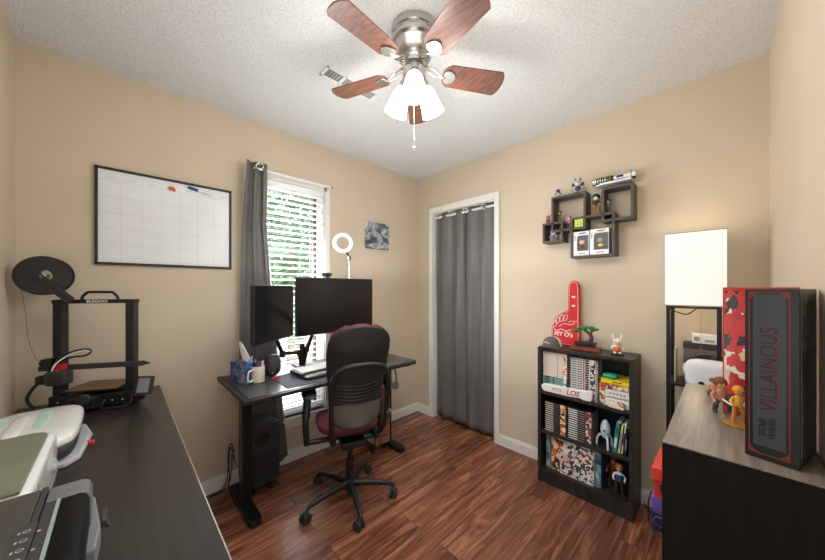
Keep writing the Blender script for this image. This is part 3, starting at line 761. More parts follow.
b = MB(); b.tube([(-.12,-.075,.175),(-.108,-.07,.215),(-.07,-.055,.252),(-.02,-.05,.268),(.002,-.05,.262)], .003, seg=8, smooth=6); b.build('ptfe_tube', M_white, pr_)
b = MB(); b.tube([(-.18,-.04,.14),(-.205,-.05,.10),(-.215,-.055,.06),(-.19,-.05,.02),(-.15,-.03,.012)], .006, seg=8, smooth=5); b.build('black_cable', M_black, pr_)
b = MB(); b.box(-.103,.103,-.05,.125,.078,.083); b.use(mat('print_bed_brown', (120,84,58), .45)); b.box(-.1,.1,-.047,.122,.083,.0855); b.use(M_black); b.box(-.04,.04,-.01,.1,.06,.078)
b.mats = [M_black, MATS['print_bed_brown']]; 
for f in b.bm.faces: f.material_index = 1 if f.calc_center_median().z > .083 else 0
b.build('print_bed', None, pr_, smooth=False, bevel=.001)
b = MB(); b.cyl((.02,-.11,.062),(.02,-.125,.062),.024, seg=24); b.build('tension_knob', M_dark, pr_, bevel=.002)
for xx in (-.11,.06,.045,.0):
    pass
for xx in (-.12,-.03,.0,.05,.08,.12): b = MB(); b.ball((xx,-.041,.035 if xx < 0 else .028),.0035,seg=10); b.build('screw', M_lgrey, pr_)
b = MB(); mt = Matrix.Translation((.21,-.045,.088)) @ Matrix.Rotation(rad(-12),4,'Z') @ Matrix.Rotation(rad(-15),4,'X'); b.box(-.033,.033,-.009,.009,-.042,.042,mtx=mt); b.use(M_dark)
b.use(mat('touch_screen',(132,138,146),.2)); b.box(-.026,.026,-.0105,-.009,-.033,.033,mtx=mt)
b.mats = [M_dark, MATS['touch_screen']]
b.build('control_screen', None, pr_, smooth=False, bevel=.002)
b = MB(); b.box(.15,.2,-.045,-.02,.02,.04); b.tube([(.17,-.06,.055),(.16,-.075,.012),(.11,-.09,.006),(.06,-.085,.01),(.06,-.05,.03)], .004, seg=8, smooth=5); b.build('screen_cable', M_black, pr_)
# spool on its arm
SC = Vector((-.157,-.05,.608))
b = MB(); d_ = Vector((.095,.055,-.11)); 
mt = basis(SC+Vector((0,-.04,0)), (.60,.25,-.745), (0.78,0,.63))
b.box(-.02,.15,-.017,.017,-.006,.003,mtx=mt)
for q in (-.009,0,.009): b.box(-.015,.15,q-.0015,q+.0015,.003,.005,mtx=mt)
b.build('spool_arm', M_dark, pr_, smooth=False, bevel=.002)
fs = thing('filament_spool', 'large black filament spool held above the open frame printer', 'spool', (0,0,0), 0)
Rw = Matrix.Translation((.185,.268,TZ)) @ Matrix.Rotation(rad(61.6),4,'Z')
cw = Rw @ SC; fs.location = cw; fs.rotation_euler = (0,0,rad(86))
b = MB(); Ms = Matrix.Rotation(PI/2,4,'X')
for z0_ in (-.03,.027):
    b.lathe([(.026,z0_),(.085,z0_),(.086,z0_+.0015),(.085,z0_+.003),(.026,z0_+.003),(.026,z0_)], mtx=Ms, seg=56)
b.build('flanges', M_black, fs)
b = MB(); b.lathe([(.026,-.027),(.027,-.027),(.027,.027),(.026,.027)], mtx=Ms, seg=40); b.lathe([(.04,-.027),(.072,-.027),(.072,.027),(.04,.027)], mtx=Ms, seg=56); b.build('wound_filament', mat('filament_copper', (150,92,70), .4), fs)
b = MB(); b.cyl((0,.035,0),(0,-.043,0),.009); b.build('spindle', M_lgrey, fs)
b = MB(); a0 = Rw.inverted() @ (cw+Vector((0,-.07,.0)))
b.tube([a0+Vector((0,.0,-.02)), (-.232,-.04,.45),(-.222,-.04,.33),(-.2,-.04,.25),(-.18,-.04,.217)], .0011, seg=6, smooth=8); b.build('filament_strand', MATS['filament_copper'], pr_)

# ------------------------------------------------------------------ craft heat press in its tray
hpz = thing('heat_press', 'white hand heat press with mint grips resting in a grey tray on the work table', 'heat press', (.66,.135,TZ))
M_mint = mat('mint_plastic', (176,208,192), .4); M_gloss = mat('gloss_white', (226,228,226), .12, coat=.5, var=.01)
b = MB(); b.prism([(.47,.02),(.85,.02),(.85,.225),(.81,.255),(.62,.272),(.50,.25)], TZ, TZ+.018); b.use(M_lgrey); b.build('tray', M_lgrey, hpz, world=True, smooth=False, bevel=.006)
b = MB(); b.sq((.65,.13,TZ+.042),(.2,.112,.026),.35,.45,40); b.build('hot_plate', M_dark, hpz, world=True)
b = MB(); b.sq((.645,.13,TZ+.076),(.208,.119,.027),.6,.5,48); b.build('body', M_gloss, hpz, world=True)
for yy in (.055,.155):
    b = MB(); b.sq((.63,yy,TZ+.096),(.115,.021,.0085),.6,.6,32); b.build('grip', M_mint, hpz, world=True)
b = MB(); b.sq((.66,.105,TZ+.098),(.13,.02,.016),.7,.6,32); b.sq((.66,.012,TZ+.095),(.13,.012,.016),.7,.6,32); b.build('grip_ridge', M_gloss, hpz, world=True)
b = MB(); b.cyl((.70,.262,TZ+.012),(.708,.279,TZ+.012),.006); b.build('red_tip', mat('red_tip', (226,70,74), .4), hpz, world=True)

# ------------------------------------------------------------------ green topped cutting machine
cm = thing('cutting_machine', 'white craft cutting machine with an olive green lid on the work table', 'craft machine', (1.06,.11,TZ))
b = MB(); b.sq((1.075,.11,TZ+.068),(.205,.105,.068),.2,.16,64); b.build('shell', M_gloss, cm, world=True)
b = MB(); b.prism([(.888,.014),(1.262,.014),(1.262,.199),(.925,.199),(.902,.193),(.890,.172)], TZ+.134, TZ+.141); b.build('lid', mat('olive_lid', (112,117,98), .45, var=.08, vscale=12), cm, world=True, smooth=False, bevel=.002)
b = MB(); b.box(.92,1.24,.2145,.2158,TZ+.03,TZ+.031); b.box(1.2,1.2015,.2145,.2158,TZ+.03,TZ+.12); b.build('panel_seam', M_grey, cm, world=True, smooth=False)

# ------------------------------------------------------------------ inkjet printer
ip = thing('inkjet_printer', 'dark grey inkjet printer with touch buttons at the near end of the work table', 'printer', (1.55,.15,TZ))
b = MB(); b.box(1.338,1.74,.012,.292,TZ+.004,TZ+.135); b.build('body', M_black, ip, world=True, smooth=False, bevel=.008)
for xx in (1.35,1.71):
    for yy in (.04,.26): b = MB(); b.cyl((xx,yy,TZ),(xx,yy,TZ+.006),.012); b.build('foot', M_rub, ip, world=True)
b = MB(); b.box(1.322,1.742,.012,.236,TZ+.137,TZ+.158); b.build('scanner_lid', mat('lid_graphite', (64,62,58), .45, var=.06), ip, world=True, smooth=False, bevel=.004)
b = MB(); b.box(1.322,1.742,.236,.244,TZ+.137,TZ+.159); b.build('lid_edge', M_dark, ip, world=True, smooth=False, bevel=.001)
b = MB(); b.prism([(.246,TZ+.05),(.298,TZ+.05),(.304,TZ+.07),(.304,TZ+.142),(.3,TZ+.154),(.29,TZ+.159),(.246,TZ+.159)], 0, .055, mtx=Matrix(((0,0,1,1.333),(1,0,0,0),(0,1,0,0),(0,0,0,1)))); b.build('end_cap', mat('cap_grey', (98,99,100), .45), ip, world=True, smooth=True, bevel=.003)
b = MB(); b.prism([(.266,TZ+.05),(.298,TZ+.05),(.302,TZ+.07),(.3025,TZ+.14),(.298,TZ+.152),(.29,TZ+.156),(.266,TZ+.156)], 0, .35, mtx=Matrix(((0,0,1,1.388),(1,0,0,0),(0,1,0,0),(0,0,0,1)))); b.build('front_panel', mat('piano_black', (4,4,5), .45, spec=.12), ip, world=True)
b = MB(); b.box(1.388,1.74,.2605,.2655,TZ+.13,TZ+.1585); b.build('silver_strip', mat('strip_bluegrey', (140,152,156), .3), ip, world=True, smooth=False)
b = MB(); b.box(1.388,1.74,.246,.26,TZ+.13,TZ+.157); b.box(1.45,1.74,.222,.246,TZ+.157,TZ+.1605); b.build('control_panel', mat('control_panel', (54,54,56), .4), ip, world=True, smooth=False, bevel=.001)
b = MB()
for i, xx in enumerate((1.475,1.5,1.525,1.55,1.575,1.6)):
    b.lathe([(.0035,0),(.0045,.0004),(.0035,.0008)], c=(xx,.237,TZ+.1606), seg=16); b.box(xx-.0025,xx+.0025,.228,.2305,TZ+.1606,TZ+.1610)
    if i % 2 == 0: b.cyl((xx+.004,.25,TZ+.157),(xx+.004,.25,TZ+.1576),.0022)
b.build('button_icons', M_lgrey, ip, world=True, smooth=False)
b = MB(); b.prism([(1.25,.27),(1.27,.305),(1.40,.318),(1.47,.314),(1.47,.29),(1.33,.285)], TZ+.045, TZ+.085); b.build('paper_tray', M_grey, ip, world=True, smooth=False, bevel=.004)
b = MB(); b.box(1.31,1.36,.316,.325,TZ+.055,TZ+.07); b.cyl((1.32,.32,TZ+.05),(1.35,.328,TZ+.05),.004); b.build('tray_latch', M_dark, ip, world=True, bevel=.002)

# ------------------------------------------------------------------ right cabinet
rc_ = thing('open_cabinet', 'dark brown open sided cabinet against the right wall', 'cabinet', (2.28,1.635,0))
cx0, cx1, cy0, cy1, cz = 2.153, 2.405, 1.30, 1.97, .92
b = MB(); b.box(cx0,cx1,cy0,cy0+.022,0,cz-.022); b.build('side_panel', M_cab, rc_, world=True, smooth=False, bevel=.0015)
b = MB(); b.box(cx0,cx1,cy1-.022,cy1,0,cz-.022); b.build('side_panel', M_cab, rc_, world=True, smooth=False, bevel=.0015)
b = MB(); b.use(M_cab); b.box(cx0,cx1,cy0,cy1,cz-.022,cz-.003); b.use(M_cabtop); b.box(cx0+.001,cx1-.001,cy0+.001,cy1-.001,cz-.003,cz); b.build('top_panel', None, rc_, world=True, smooth=False)
b = MB(); b.box(cx1-.008,cx1,cy0+.022,cy1-.022,.02,cz-.022); b.build('back_panel', M_cab, rc_, world=True, smooth=False)
for zz in (.03,.355,.60):
    b = MB(); b.box(cx0+.004,cx1-.008,cy0+.022,cy1-.022,zz,zz+.02); b.build('shelf', M_cab, rc_, world=True, smooth=False)
b = MB(); b.box(cx0+.004,cx1-.008,1.66,1.68,.05,cz-.022); b.build('divider', M_cab, rc_, world=True, smooth=False)
sb = thing('shoe_box', 'red orange shoe box sticking out of the open cabinet', 'box', (2.25,1.525,.7155), rad(-1))
b = MB(); b.box(-.125,.13,-.115,.115,0,.07); b.build('tray', M_red, sb, smooth=False, bevel=.002)
b = MB(); b.box(-.13,.135,-.12,.12,.05,.0845); b.build('lid', mat('shoe_lid', (214,58,46), .5), sb, smooth=False, bevel=.002)
b = MB(); b.box(-.112,-.1,-.1165,-.1148,.02,.04); b.build('print_mark', M_black, sb)
pb_ = thing('purple_box', 'purple and navy box under the red shoe box in the cabinet', 'box', (2.25,1.525,.6205), 0)
b = MB(); b.box(-.132,.13,-.11,.11,0,.055); b.build('carton', mat('navy_carton', (34,28,62), .4), pb_, smooth=False, bevel=.003)
b = MB(); b.box(-.133,.131,-.111,.111,.055,.095); b.build('lid', mat('purple_lid', (98,72,168), .4), pb_, smooth=False, bevel=.003)
b = MB(); b.lathe([(.012,0),(.014,.001),(.012,.002)], mtx=basis((-.115,-.11,.03),(1,0,0),(0,0,1)), seg=20); b.build('emblem', MATS['purple_lid'], pb_)
wt = thing('water_bottle', 'silver metal bottle standing on the lower cabinet shelf', 'bottle', (2.175,1.40,.376))
b = MB(); b.lathe([(0,0),(.03,0),(.033,.006),(.033,.15),(.026,.175),(.018,.185),(.018,.19)], seg=28); b.build('body', M_steel, wt)
b = MB(); b.lathe([(0,.186),(.021,.186),(.021,.215),(.018,.22),(0,.22)], seg=24); b.build('cap', M_black, wt)

# strategy game box
vb = thing('game_box', 'tall black board game box with dark red lettering on the right cabinet', 'board game', (2.2915,1.363,.92), rad(-15))
OFF[vb.name] = Vector((0,0,0))
b = MB(); b.box(0,.078,0,.155,.0005,.374); b.build('carton', mat('game_black', (20,18,19), .35), vb, smooth=False, bevel=.0015)
b = MB(); b.box(.013,.060,-.0008,.0005,.03,.362); b.build('spine_panel', mat('game_slate', (50,54,60), .45, var=.12, vscale=20), vb, smooth=False)
M_dred = mat('game_red', (112,30,30), .45)
b = MB()
for a in ((.006,.0078,.012,.368),(.064,.0658,.012,.368),(.006,.0658,.366,.3678),(.006,.0658,.012,.0138)): b.box(a[0],a[1],-.001,.0004,a[2],a[3])
for sx_, sz_ in ((.008,.014),(.064,.014),(.008,.366),(.064,.366)):
    dx_ = 1 if sx_ < .03 else -1; dz_ = 1 if sz_ < .1 else -1
    b.prism([(sx_,sz_),(sx_+dx_*.014,sz_),(sx_+dx_*.006,sz_+dz_*.006),(sx_,sz_+dz_*.014)], 0, .0012, mtx=Matrix(((1,0,0,0),(0,0,-1,-.0002),(0,1,0,0),(0,0,0,1))))
b.build('border', M_dred, vb, smooth=False)
text('title_shadow', 'VILLAINOUS', .036, M_dred, vb, basis((.0395,-.001,.2),(0,0,1),(-1,0,0)), sx=.92, bold=.0004)
text('title_lettering', 'VILLAINOUS', .036, mat('game_dark', (18,18,20), .4), vb, basis((.0375,-.0018,.2),(0,0,1),(-1,0,0)), sx=.92, bold=-.0003)
text('subtitle_lettering', 'STAR\nWARS', .0135, MATS['game_dark'], vb, basis((.034,-.0012,.072),(0,0,1),(-1,0,0)), sx=1.2, bold=.0003)
b = MB(); b.box(.0775,.0788,.01,.147,.012,.362); b.build('back_artwork', art('game_back', [(24,22,22),(30,28,28),(60,56,50),(26,26,28),(84,84,80),(32,30,30),(50,56,50)], 30, .35, stretch=(1,1,1.6)), vb, smooth=False)
ab = thing('art_box', 'red box with white and black comic artwork standing behind the tall black game box', 'box', (2.256,1.66,.92), 0)
b = MB(); b.use(M_red); b.box(0,.145,0,.09,0,.378)
b.build('carton', None, ab, smooth=False, bevel=.0015)
b = MB(); b.box(.003,.142,-.001,.0004,.004,.368); b.build('cover_artwork', art('comic_red', [(206,44,40),(236,228,216),(214,50,44),(40,32,34),(206,44,40),(228,200,160),(60,48,50),(196,38,38)], 38, .35, stretch=(1.6,1,.8)), ab, smooth=False)

# ------------------------------------------------------------------ small figures
def person_fig(name, label, loc, h, rz, skin, hair, top, legs, base=None, group=None, crouch=False, prop=None, cat_='figurine'):
    r = thing(name, label, cat_, loc, rz, group); s = h; hk = 1.6 if group == 'figurines on the wall shelf' else 1.1
    if group == 'figurines on the wall shelf': s = h = h*1.12
    zb = 0
    if base:
        b = MB(); b.lathe([(0,0),(.26*s,0),(.28*s,.015*s),(.28*s,.035*s),(.25*s,.05*s),(0,.05*s)], seg=28); b.build('round_base', base, r); zb = .05*s
    lh = .2*s if crouch else .42*s
    b = MB()
    for k in (-1, 1):
        fx = k*.09*s
        if crouch: pts = [(k*.06*s,0,zb+lh),(k*.13*s,-.12*s,zb+lh*.9),(k*.12*s,-.04*s,zb+.03*s)]
        else: pts = [(k*.055*s,0,zb+lh),(k*.08*s,-.02*s,zb+lh*.55),(fx,.01*s,zb+.03*s)]
        b.tube(pts, [.055*s,.045*s,.035*s], seg=10)
        b.sq((pts[-1][0], pts[-1][1]-.03*s, zb+.022*s), (.035*s,.06*s,.022*s), .8, .8, 14)
    b.build('legs', mat('fig_%02x%02x%02x' % legs, legs, .5), r)
    zt = zb+lh+.26*s
    b = MB(); b.lathe([(0,zb+lh-.03*s),(.075*s,zb+lh-.02*s),(.07*s,zb+lh+.06*s),(.095*s,zb+lh+.2*s),(.06*s,zt-.01*s),(0,zt)], seg=18, mtx=Matrix.Diagonal((1,.65,1,1)))
    for k in (-1,1): b.tube([(k*.085*s,0,zt-.05*s),(k*.15*s,-.02*s,zt-.14*s),(k*.14*s,-.08*s,zt-.22*s)], [.032*s,.028*s,.024*s], seg=8)
    to = b.build('torso', mat('fig_%02x%02x%02x' % top, top, .5), r)
    for k in (-1,1): b = MB(); b.ball((k*.14*s,-.09*s,zt-.23*s), .03*s, seg=10); b.build('hand', mat('fig_%02x%02x%02x' % skin, skin, .5), to)
    b = MB(); b.cyl((0,0,zt-.02*s),(0,0,zt+.04*s),.028*s); b.ball((0,-.005*s,zt+.11*s), .085*s*hk, (.9,.95,1.1)); b.ball((0,-.088*s*hk,zt+.1*s),.012*s)
    b.build('head', mat('fig_%02x%02x%02x' % skin, skin, .5), r)
    b = MB(); b.ball((0,.015*s*hk,zt+.135*s), .098*s*hk, (.98,1,.98))
    for k in range(6):
        a = k*PI/5; b.cyl((.07*s*math.cos(a),.03*s,zt+.15*s),(.12*s*math.cos(a),.02*s+.03*s*math.sin(a),zt+.13*s+.1*s*math.sin(a)),.03*s,.004*s,seg=8)
    b.build('hair', mat('fig_%02x%02x%02x' % hair, hair, .6), r)
    b = MB()
    for k in (-1,1): b.ball((k*.032*s*hk,-.083*s*hk,zt+.115*s), .012*s*hk)
    b.build('eyes', M_black, r)
    if prop == 'sword':
        b = MB(); b.prism([(-.012*s,0),(.012*s,0),(.016*s,.5*s),(0,.58*s),(-.016*s,.5*s)], -.004*s, .004*s, mtx=Matrix.Translation((-.14*s,-.12*s,zt-.24*s)) @ Matrix.Rotation(rad(100),4,'Y'))
        b.build('sword', M_white, r)
    if prop == 'vest':
        b = MB(); b.lathe([(.082*s,zb+lh+.0*s),(.078*s,zb+lh+.08*s),(.102*s,zb+lh+.19*s)], seg=18, mtx=Matrix.Diagonal((.9,.7,1,1))); b.build('vest', mat('vest_blue', (42,84,170), .5), r)
    return r
def creature_fig(name, label, loc, h, rz, body, accent, ears='round', base=None, group=None, wing=False):
    r = thing(name, label, 'figurine', loc, rz, group); s = h
    mb_ = mat('fig_%02x%02x%02x' % body, body, .5); ma = mat('fig_%02x%02x%02x' % accent, accent, .5)
    zb = 0
    if group: s = s*1.2
    if base: 
        b = MB(); b.lathe([(0,0),(.3*s,0),(.3*s,.05*s),(.26*s,.07*s),(0,.07*s)], seg=24); b.build('stand', base, r); zb = .07*s
    b = MB(); b.ball((0,0,zb+.25*s), .22*s, (.85,.75,1.15)); b.ball((0,-.03*s,zb+.6*s), .19*s, (1.05,.95,.95))
    for k in (-1,1):
        b.sq((k*.11*s,-.1*s,zb+.05*s), (.07*s,.11*s,.05*s), .9,.9,14); b.tube([(k*.15*s,0,zb+.4*s),(k*.25*s,-.06*s,zb+.3*s),(k*.2*s,-.15*s,zb+.26*s)], .05*s, seg=8)
    b.build('body', mb_, r)
    b = MB()
    for k in (-1,1):
        if ears == 'long': b.ball((k*.07*s,.02*s,zb+.86*s), .055*s, (1,.6,3.0), mtx=Matrix.Rotation(k*rad(7),4,'Y'))
        elif ears == 'point': b.cyl((k*.1*s,0,zb+.7*s),(k*.17*s,.02*s,zb+.98*s),.07*s,.006*s,seg=10)
        else: b.ball((k*.15*s,.02*s,zb+.78*s), .08*s, (1,.5,1))
    if wing:
        for k in (-1,1): b.prism([(0,0),(k*.3*s,.18*s),(k*.36*s,.0),(k*.22*s,-.08*s),(k*.05*s,-.1*s)], -.01*s, .01*s, mtx=Matrix.Translation((0,.1*s,zb+.5*s)) @ Matrix.Rotation(PI/2,4,'X'))
    b.build('ears', mb_ if ears != 'point' else ma, r)
    b = MB(); b.ball((0,-.06*s,zb+.24*s), .19*s, (.85,.75,1.0)); b.build('front_patch', ma, r)
    b = MB()
    for k in (-1,1): b.ball((k*.075*s,-.195*s,zb+.63*s), .03*s)
    b.ball((0,-.22*s,zb+.56*s), .02*s)
    b.build('face_details', M_black, r)
    return r
person_fig('figurine', 'yellow clad figurine with a white sword on a gold disc base beside the game box', (2.286,1.56,.92), .112, rad(20), (226,160,110), (224,150,40), (226,168,50), (196,120,60), base=M_gold, prop='sword', group='figurines on the right cabinet')
person_fig('figurine', 'crouching figurine with brown hair and dark grey clothes on the right cabinet', (2.252,1.66,.92), .15, rad(25), (222,160,122), (110,58,36), (190,120,90), (62,66,72), crouch=True, group='figurines on the right cabinet')
person_fig('figurine', 'bare armed brown haired figurine nearest the far edge of the right cabinet', (2.232,1.83,.92), .09, rad(0), (214,150,110), (112,66,44), (206,150,110), (120,84,60), crouch=True, group='figurines on the right cabinet')

# ------------------------------------------------------------------ shelf lamp in the corner
lm = thing('shelf_floor_lamp', 'black shelf floor lamp with a square white fabric shade in the corner', 'floor lamp', (2.153,2.45,0))
lx0, lx1, ly0, ly1 = 2.052, 2.252, 2.348, 2.552
for xx in (lx0+.009, lx1-.009):
    for yy in (ly0+.009, ly1-.009):
        b = MB(); b.box(xx-.008,xx+.008,yy-.008,yy+.008,0,1.205); b.build('post', M_blackm, lm, world=True, smooth=False, bevel=.001)
for zz in (.06,.43,.805,1.195):
    b = MB(); b.box(lx0,lx1,ly0,ly1,zz,zz+.012); b.build('shelf', M_blackm, lm, world=True, smooth=False, bevel=.001)
M_ls = nodes('lamp_fabric')
_, nt_, bb_, oo_ = M_ls; M_ls = M_ls[0]
bb_.inputs['Base Color'].default_value = lin((240,236,228))+(1,); bb_.inputs['Roughness'].default_value = .9
bb_.inputs['Emission Color'].default_value = lin((246,250,246))+(1,); bb_.inputs['Emission Strength'].default_value = .38
tc_ = nt_.nodes.new('ShaderNodeTexCoord'); wv = nt_.nodes.new('ShaderNodeTexNoise'); wv.inputs['Scale'].default_value = 300
nt_.links.new(tc_.outputs['Object'], wv.inputs['Vector']); bp_ = nt_.nodes.new('ShaderNodeBump'); bp_.inputs['Strength'].default_value = .05
nt_.links.new(wv.outputs[0], bp_.inputs['Height']); nt_.links.new(bp_.outputs[0], bb_.inputs['Normal'])
b = MB(); t_ = .003; bl0, lx0_, lx1_ = lx0, lx0-.003, 2.268
b.box(lx0_,lx1_,ly0,ly0+t_,1.212,1.57); b.box(lx0_,lx1_,ly1-t_,ly1,1.212,1.57); b.box(lx0_,lx0_+t_,ly0+t_,ly1-t_,1.212,1.57); b.box(lx1_-t_,lx1_,ly0+t_,ly1-t_,1.212,1.57)
b.build('lamp_shade', M_ls, lm, world=True, smooth=False)
b = MB()
for zz in (1.208,1.568): 
    for a in ((lx0_-.001,lx1_+.001,ly0-.001,ly0+.003),(lx0_-.001,lx1_+.001,ly1-.003,ly1+.001),(lx0_-.001,lx0_+.003,ly0,ly1),(lx1_-.003,lx1_+.001,ly0,ly1)): b.box(*a, zz, zz+.004)
b.build('shade_trim', mat('shade_trim', (150,146,136), .6), lm, world=True, smooth=False)
b = MB(); b.cyl((2.15,2.45,1.207),(2.15,2.45,1.26),.018); b.ball((2.15,2.45,1.30),.03,(1,1,1.2)); b.build('bulb', mat('bulb_warm', (255,226,180), .4, emit=6, var=0), lm, world=True)
b = MB(); b.cyl((2.178,2.44,1.195),(2.178,2.44,.99),.001,seg=6); b.ball((2.178,2.44,.985),.005); b.build('pull_chain', M_gold, lm, world=True)
b = MB(); b.tube([(2.16,2.42,1.19),(2.13,2.38,1.165),(2.09,2.37,1.175),(2.068,2.375,1.185),(2.06,2.38,1.12),(2.05,2.40,1.0),(2.055,2.40,.9),(2.06,2.42,.5),(2.055,2.45,.1),(2.03,2.5,.006),(1.98,2.56,.01)], .0028, seg=6, smooth=6); b.build('power_cord', M_black, lm, world=True)
# on the lamp shelf
vr = thing('vr_headset', 'white virtual reality headset with black straps on the lamp shelf', 'headset', (2.212,2.375,.817), rad(-4))
M_vw = mat('vr_white', (226,228,232), .35, var=.01)
b = MB(); b.sq((.015,-.05,.072),(.098,.045,.068),.45,.6,40); b.build('visor', M_vw, vr)
b = MB()
for xx in (-.02,.04): b.lathe([(0,.0),(.0095,0),(.0105,.002),(.0095,.004),(0,.003)], mtx=basis((xx,-.094,.035),(1,0,0),(0,0,1)), seg=20)
b.build('camera', M_black, vr)
b = MB(); b.sq((.015,.0,.066),(.075,.028,.048),.5,.6,32); b.build('face_pad', M_dark, vr)
b = MB(); b.tube([(-.07,-.02,.07),(-.078,.02,.10),(-.045,.06,.125),(.015,.075,.13),(.07,.06,.125),(.09,.02,.1)], .011, seg=10, smooth=5, flat=1.4); b.tube([(.015,-.045,.11),(.015,.02,.14),(.015,.07,.13)], .012, seg=10, smooth=5); b.build('strap', M_black, vr)
b = MB(); b.sq((-.083,-.0,.078),(.014,.03,.028),.7,.7,20); b.build('side_arm', M_vw, vr)
gb = thing('fabric_bin', 'grey fabric bin behind the headset on the lamp shelf', 'bin', (2.17,2.5,.817))
b = MB(); b.box(-.06,.07,-.028,.042,0,.17); b.build('bin_body', mat('bin_grey', (120,114,104), .9), gb, smooth=False, bevel=.006)
b = MB(); b.box(-.062,.072,-.03,.044,.165,.196); b.build('bin_rim', M_dark, gb, smooth=False, bevel=.003)
wx = thing('white_carton', 'small white printed carton on top of the grey fabric bin', 'box', (2.19,2.5,1.013), rad(3))
b = MB(); b.box(-.048,.05,-.03,.035,0,.045); b.build('carton', M_white, wx, smooth=False, bevel=.0015)
b = MB(); b.box(-.04,-.02,-.0306,-.0295,.012,.034); b.box(.0,.035,-.0306,-.0295,.01,.02); b.build('printed_marks', mat('carton_marks', (150,140,120), .6), wx, smooth=False)
b = MB(); b.box(-.003,.003,-.05,.05,0,.165); bk = b.build('booklet', mat('cream_card', (214,202,176), .7), None, loc=(2.083,2.44,.817), bevel=.001); tag(bk, 'thin cream booklet standing upright at the left of the lamp shelf', 'booklet')

# ------------------------------------------------------------------ bookcase
bs = thing('bookcase', 'small black three shelf bookcase against the back wall', 'bookcase', (1.647,2.486,0))
bx0, bx1, bya, byb, bzt = 1.382, 1.912, 2.372, 2.592, .90
b = MB(); b.box(bx0,bx0+.02,bya,byb,0,bzt-.018); b.build('side_panel', M_shelf, bs, world=True, smooth=False, bevel=.001)
b = MB(); b.box(bx1-.02,bx1,bya,byb,0,bzt-.018); b.build('side_panel', M_shelf, bs, world=True, smooth=False, bevel=.001)
b = MB(); b.box(bx0,bx1,bya-.001,byb,bzt-.018,bzt); b.build('top_panel', M_shelf, bs, world=True, smooth=False, bevel=.001)
S1, S2, S3 = .608, .345, .092
for zz in (S1, S2, S3):
    b = MB(); b.box(bx0+.02,bx1-.02,bya+.003,byb-.006,zz-.018,zz); b.build('shelf', M_shelf, bs, world=True, smooth=False, bevel=.001)
b = MB(); b.box(bx0+.02,bx1-.02,bya+.006,bya+.022,0,S3-.018); b.build('kick_plate', M_shelf, bs, world=True, smooth=False)
b = MB(); b.box(bx0+.02,bx1-.02,byb-.006,byb-.001,.02,bzt-.018); b.build('back_panel', M_black, bs, world=True, smooth=False)

ARTW = [(226,214,200),(40,34,34),(212,120,70),(230,226,216),(96,60,50),(60,56,60),(206,170,120),(180,60,56)]
def wart(name, cols, scale):
    """artwork running across the spines of a whole stack"""
    m = art(name, cols, scale, .5)
    nt = m.node_tree; g = nt.nodes.new('ShaderNodeNewGeometry')
    mp = [n for n in nt.nodes if n.type == 'MAPPING'][0]
    nt.links.new(g.outputs['Position'], mp.inputs[0])
    return m
def volume(label, group, w, d, t, cover, marks, loc, rz=0):
    """a paperback lying flat, spine (with its printing) to the front"""
    r = thing('paperback_book', label, 'book', loc, rz, group)
    b = MB(); b.use(cover); b.box(0,w,0,.002,.0003,t-.0003); b.box(0,w,0,d,.0003,.0013); b.box(0,w,0,d,t-.0013,t-.0003)
    b.build('cover', None, r, smooth=False)
    b = MB(); b.box(.002,w-.002,.002,d-.003,.0013,t-.0013); b.build('pages', mat('page_grey', (176,172,162), .8), r, smooth=False)
    b = MB()
    for (a, c_, z0_, z1_, m) in marks: b.use(m); b.box(a*w, c_*w, -.0005, .0003, t*z0_, t*z1_)
    b.build('spine_print', None, r, smooth=False)
    return r
def stack(n, proto, x, y, z, t, jit=.0015):
    for i in range(n):
        loc = (x+random.uniform(-jit, jit), y+random.uniform(-jit, jit), z+i*t)
        if i == 0: proto.location = loc
        else: dup(proto, loc)
M_pk = mat('spine_cream', (222,208,196), .5); M_tl = mat('spine_teal', (112,148,138), .5); M_gw = mat('spine_greywhite', (206,204,200), .5); M_bk = mat('spine_black', (34,32,34), .45); M_ink = mat('ink_black', (44,40,44), .5)
M_ora = wart('spine_art_orange', [(222,150,70),(230,214,190),(60,44,40),(206,110,50),(240,232,220)], 60)
M_artd = wart('spine_art_dark', [(40,34,36),(224,214,206),(150,60,60),(60,50,56),(230,224,220),(176,140,110)], 60)
M_artt = wart('spine_art_teal', [(90,130,124),(210,216,210),(50,60,60),(150,110,80),(226,220,210)], 60)
t1 = .0146
v = volume('teal spined paperback in the lower part of the left stack on the top shelf', 'teal spined volumes on the top shelf', .152, .12, t1, M_tl, [(.1,.3,.25,.75,M_ink),(.42,.5,.2,.8,M_ink),(.86,1,0,1,M_artt)], (0,0,0)); stack(7, v, 1.407, 2.40, S1, t1)
v = volume('cream spined paperback in the upper part of the left stack on the top shelf', 'cream spined volumes on the top shelf', .152, .12, t1, M_pk, [(0,.012,0,.55,M_ink),(.6,.625,.2,.7,M_ink),(.62,.63,.0,.2,M_ink),(.84,.99,0,1,M_ora)], (0,0,0)); stack(11, v, 1.407, 2.40, S1+7*t1, t1)
v = volume('grey and white spined paperback in the tall middle stack on the top shelf', 'grey and white volumes in the middle stack of the top shelf', .164, .12, t1, M_gw, [(0,.09,.0,.9,M_bk),(.12,.3,.3,.62,M_ink),(.33,.5,.3,.62,M_ink),(.53,.57,0,1,M_red),(.6,.72,.15,.85,M_ink),(.76,.93,0,1,M_artd),(.95,.985,.3,.8,M_ink)], (0,0,0)); stack(17, v, 1.566, 2.40, S1, t1)
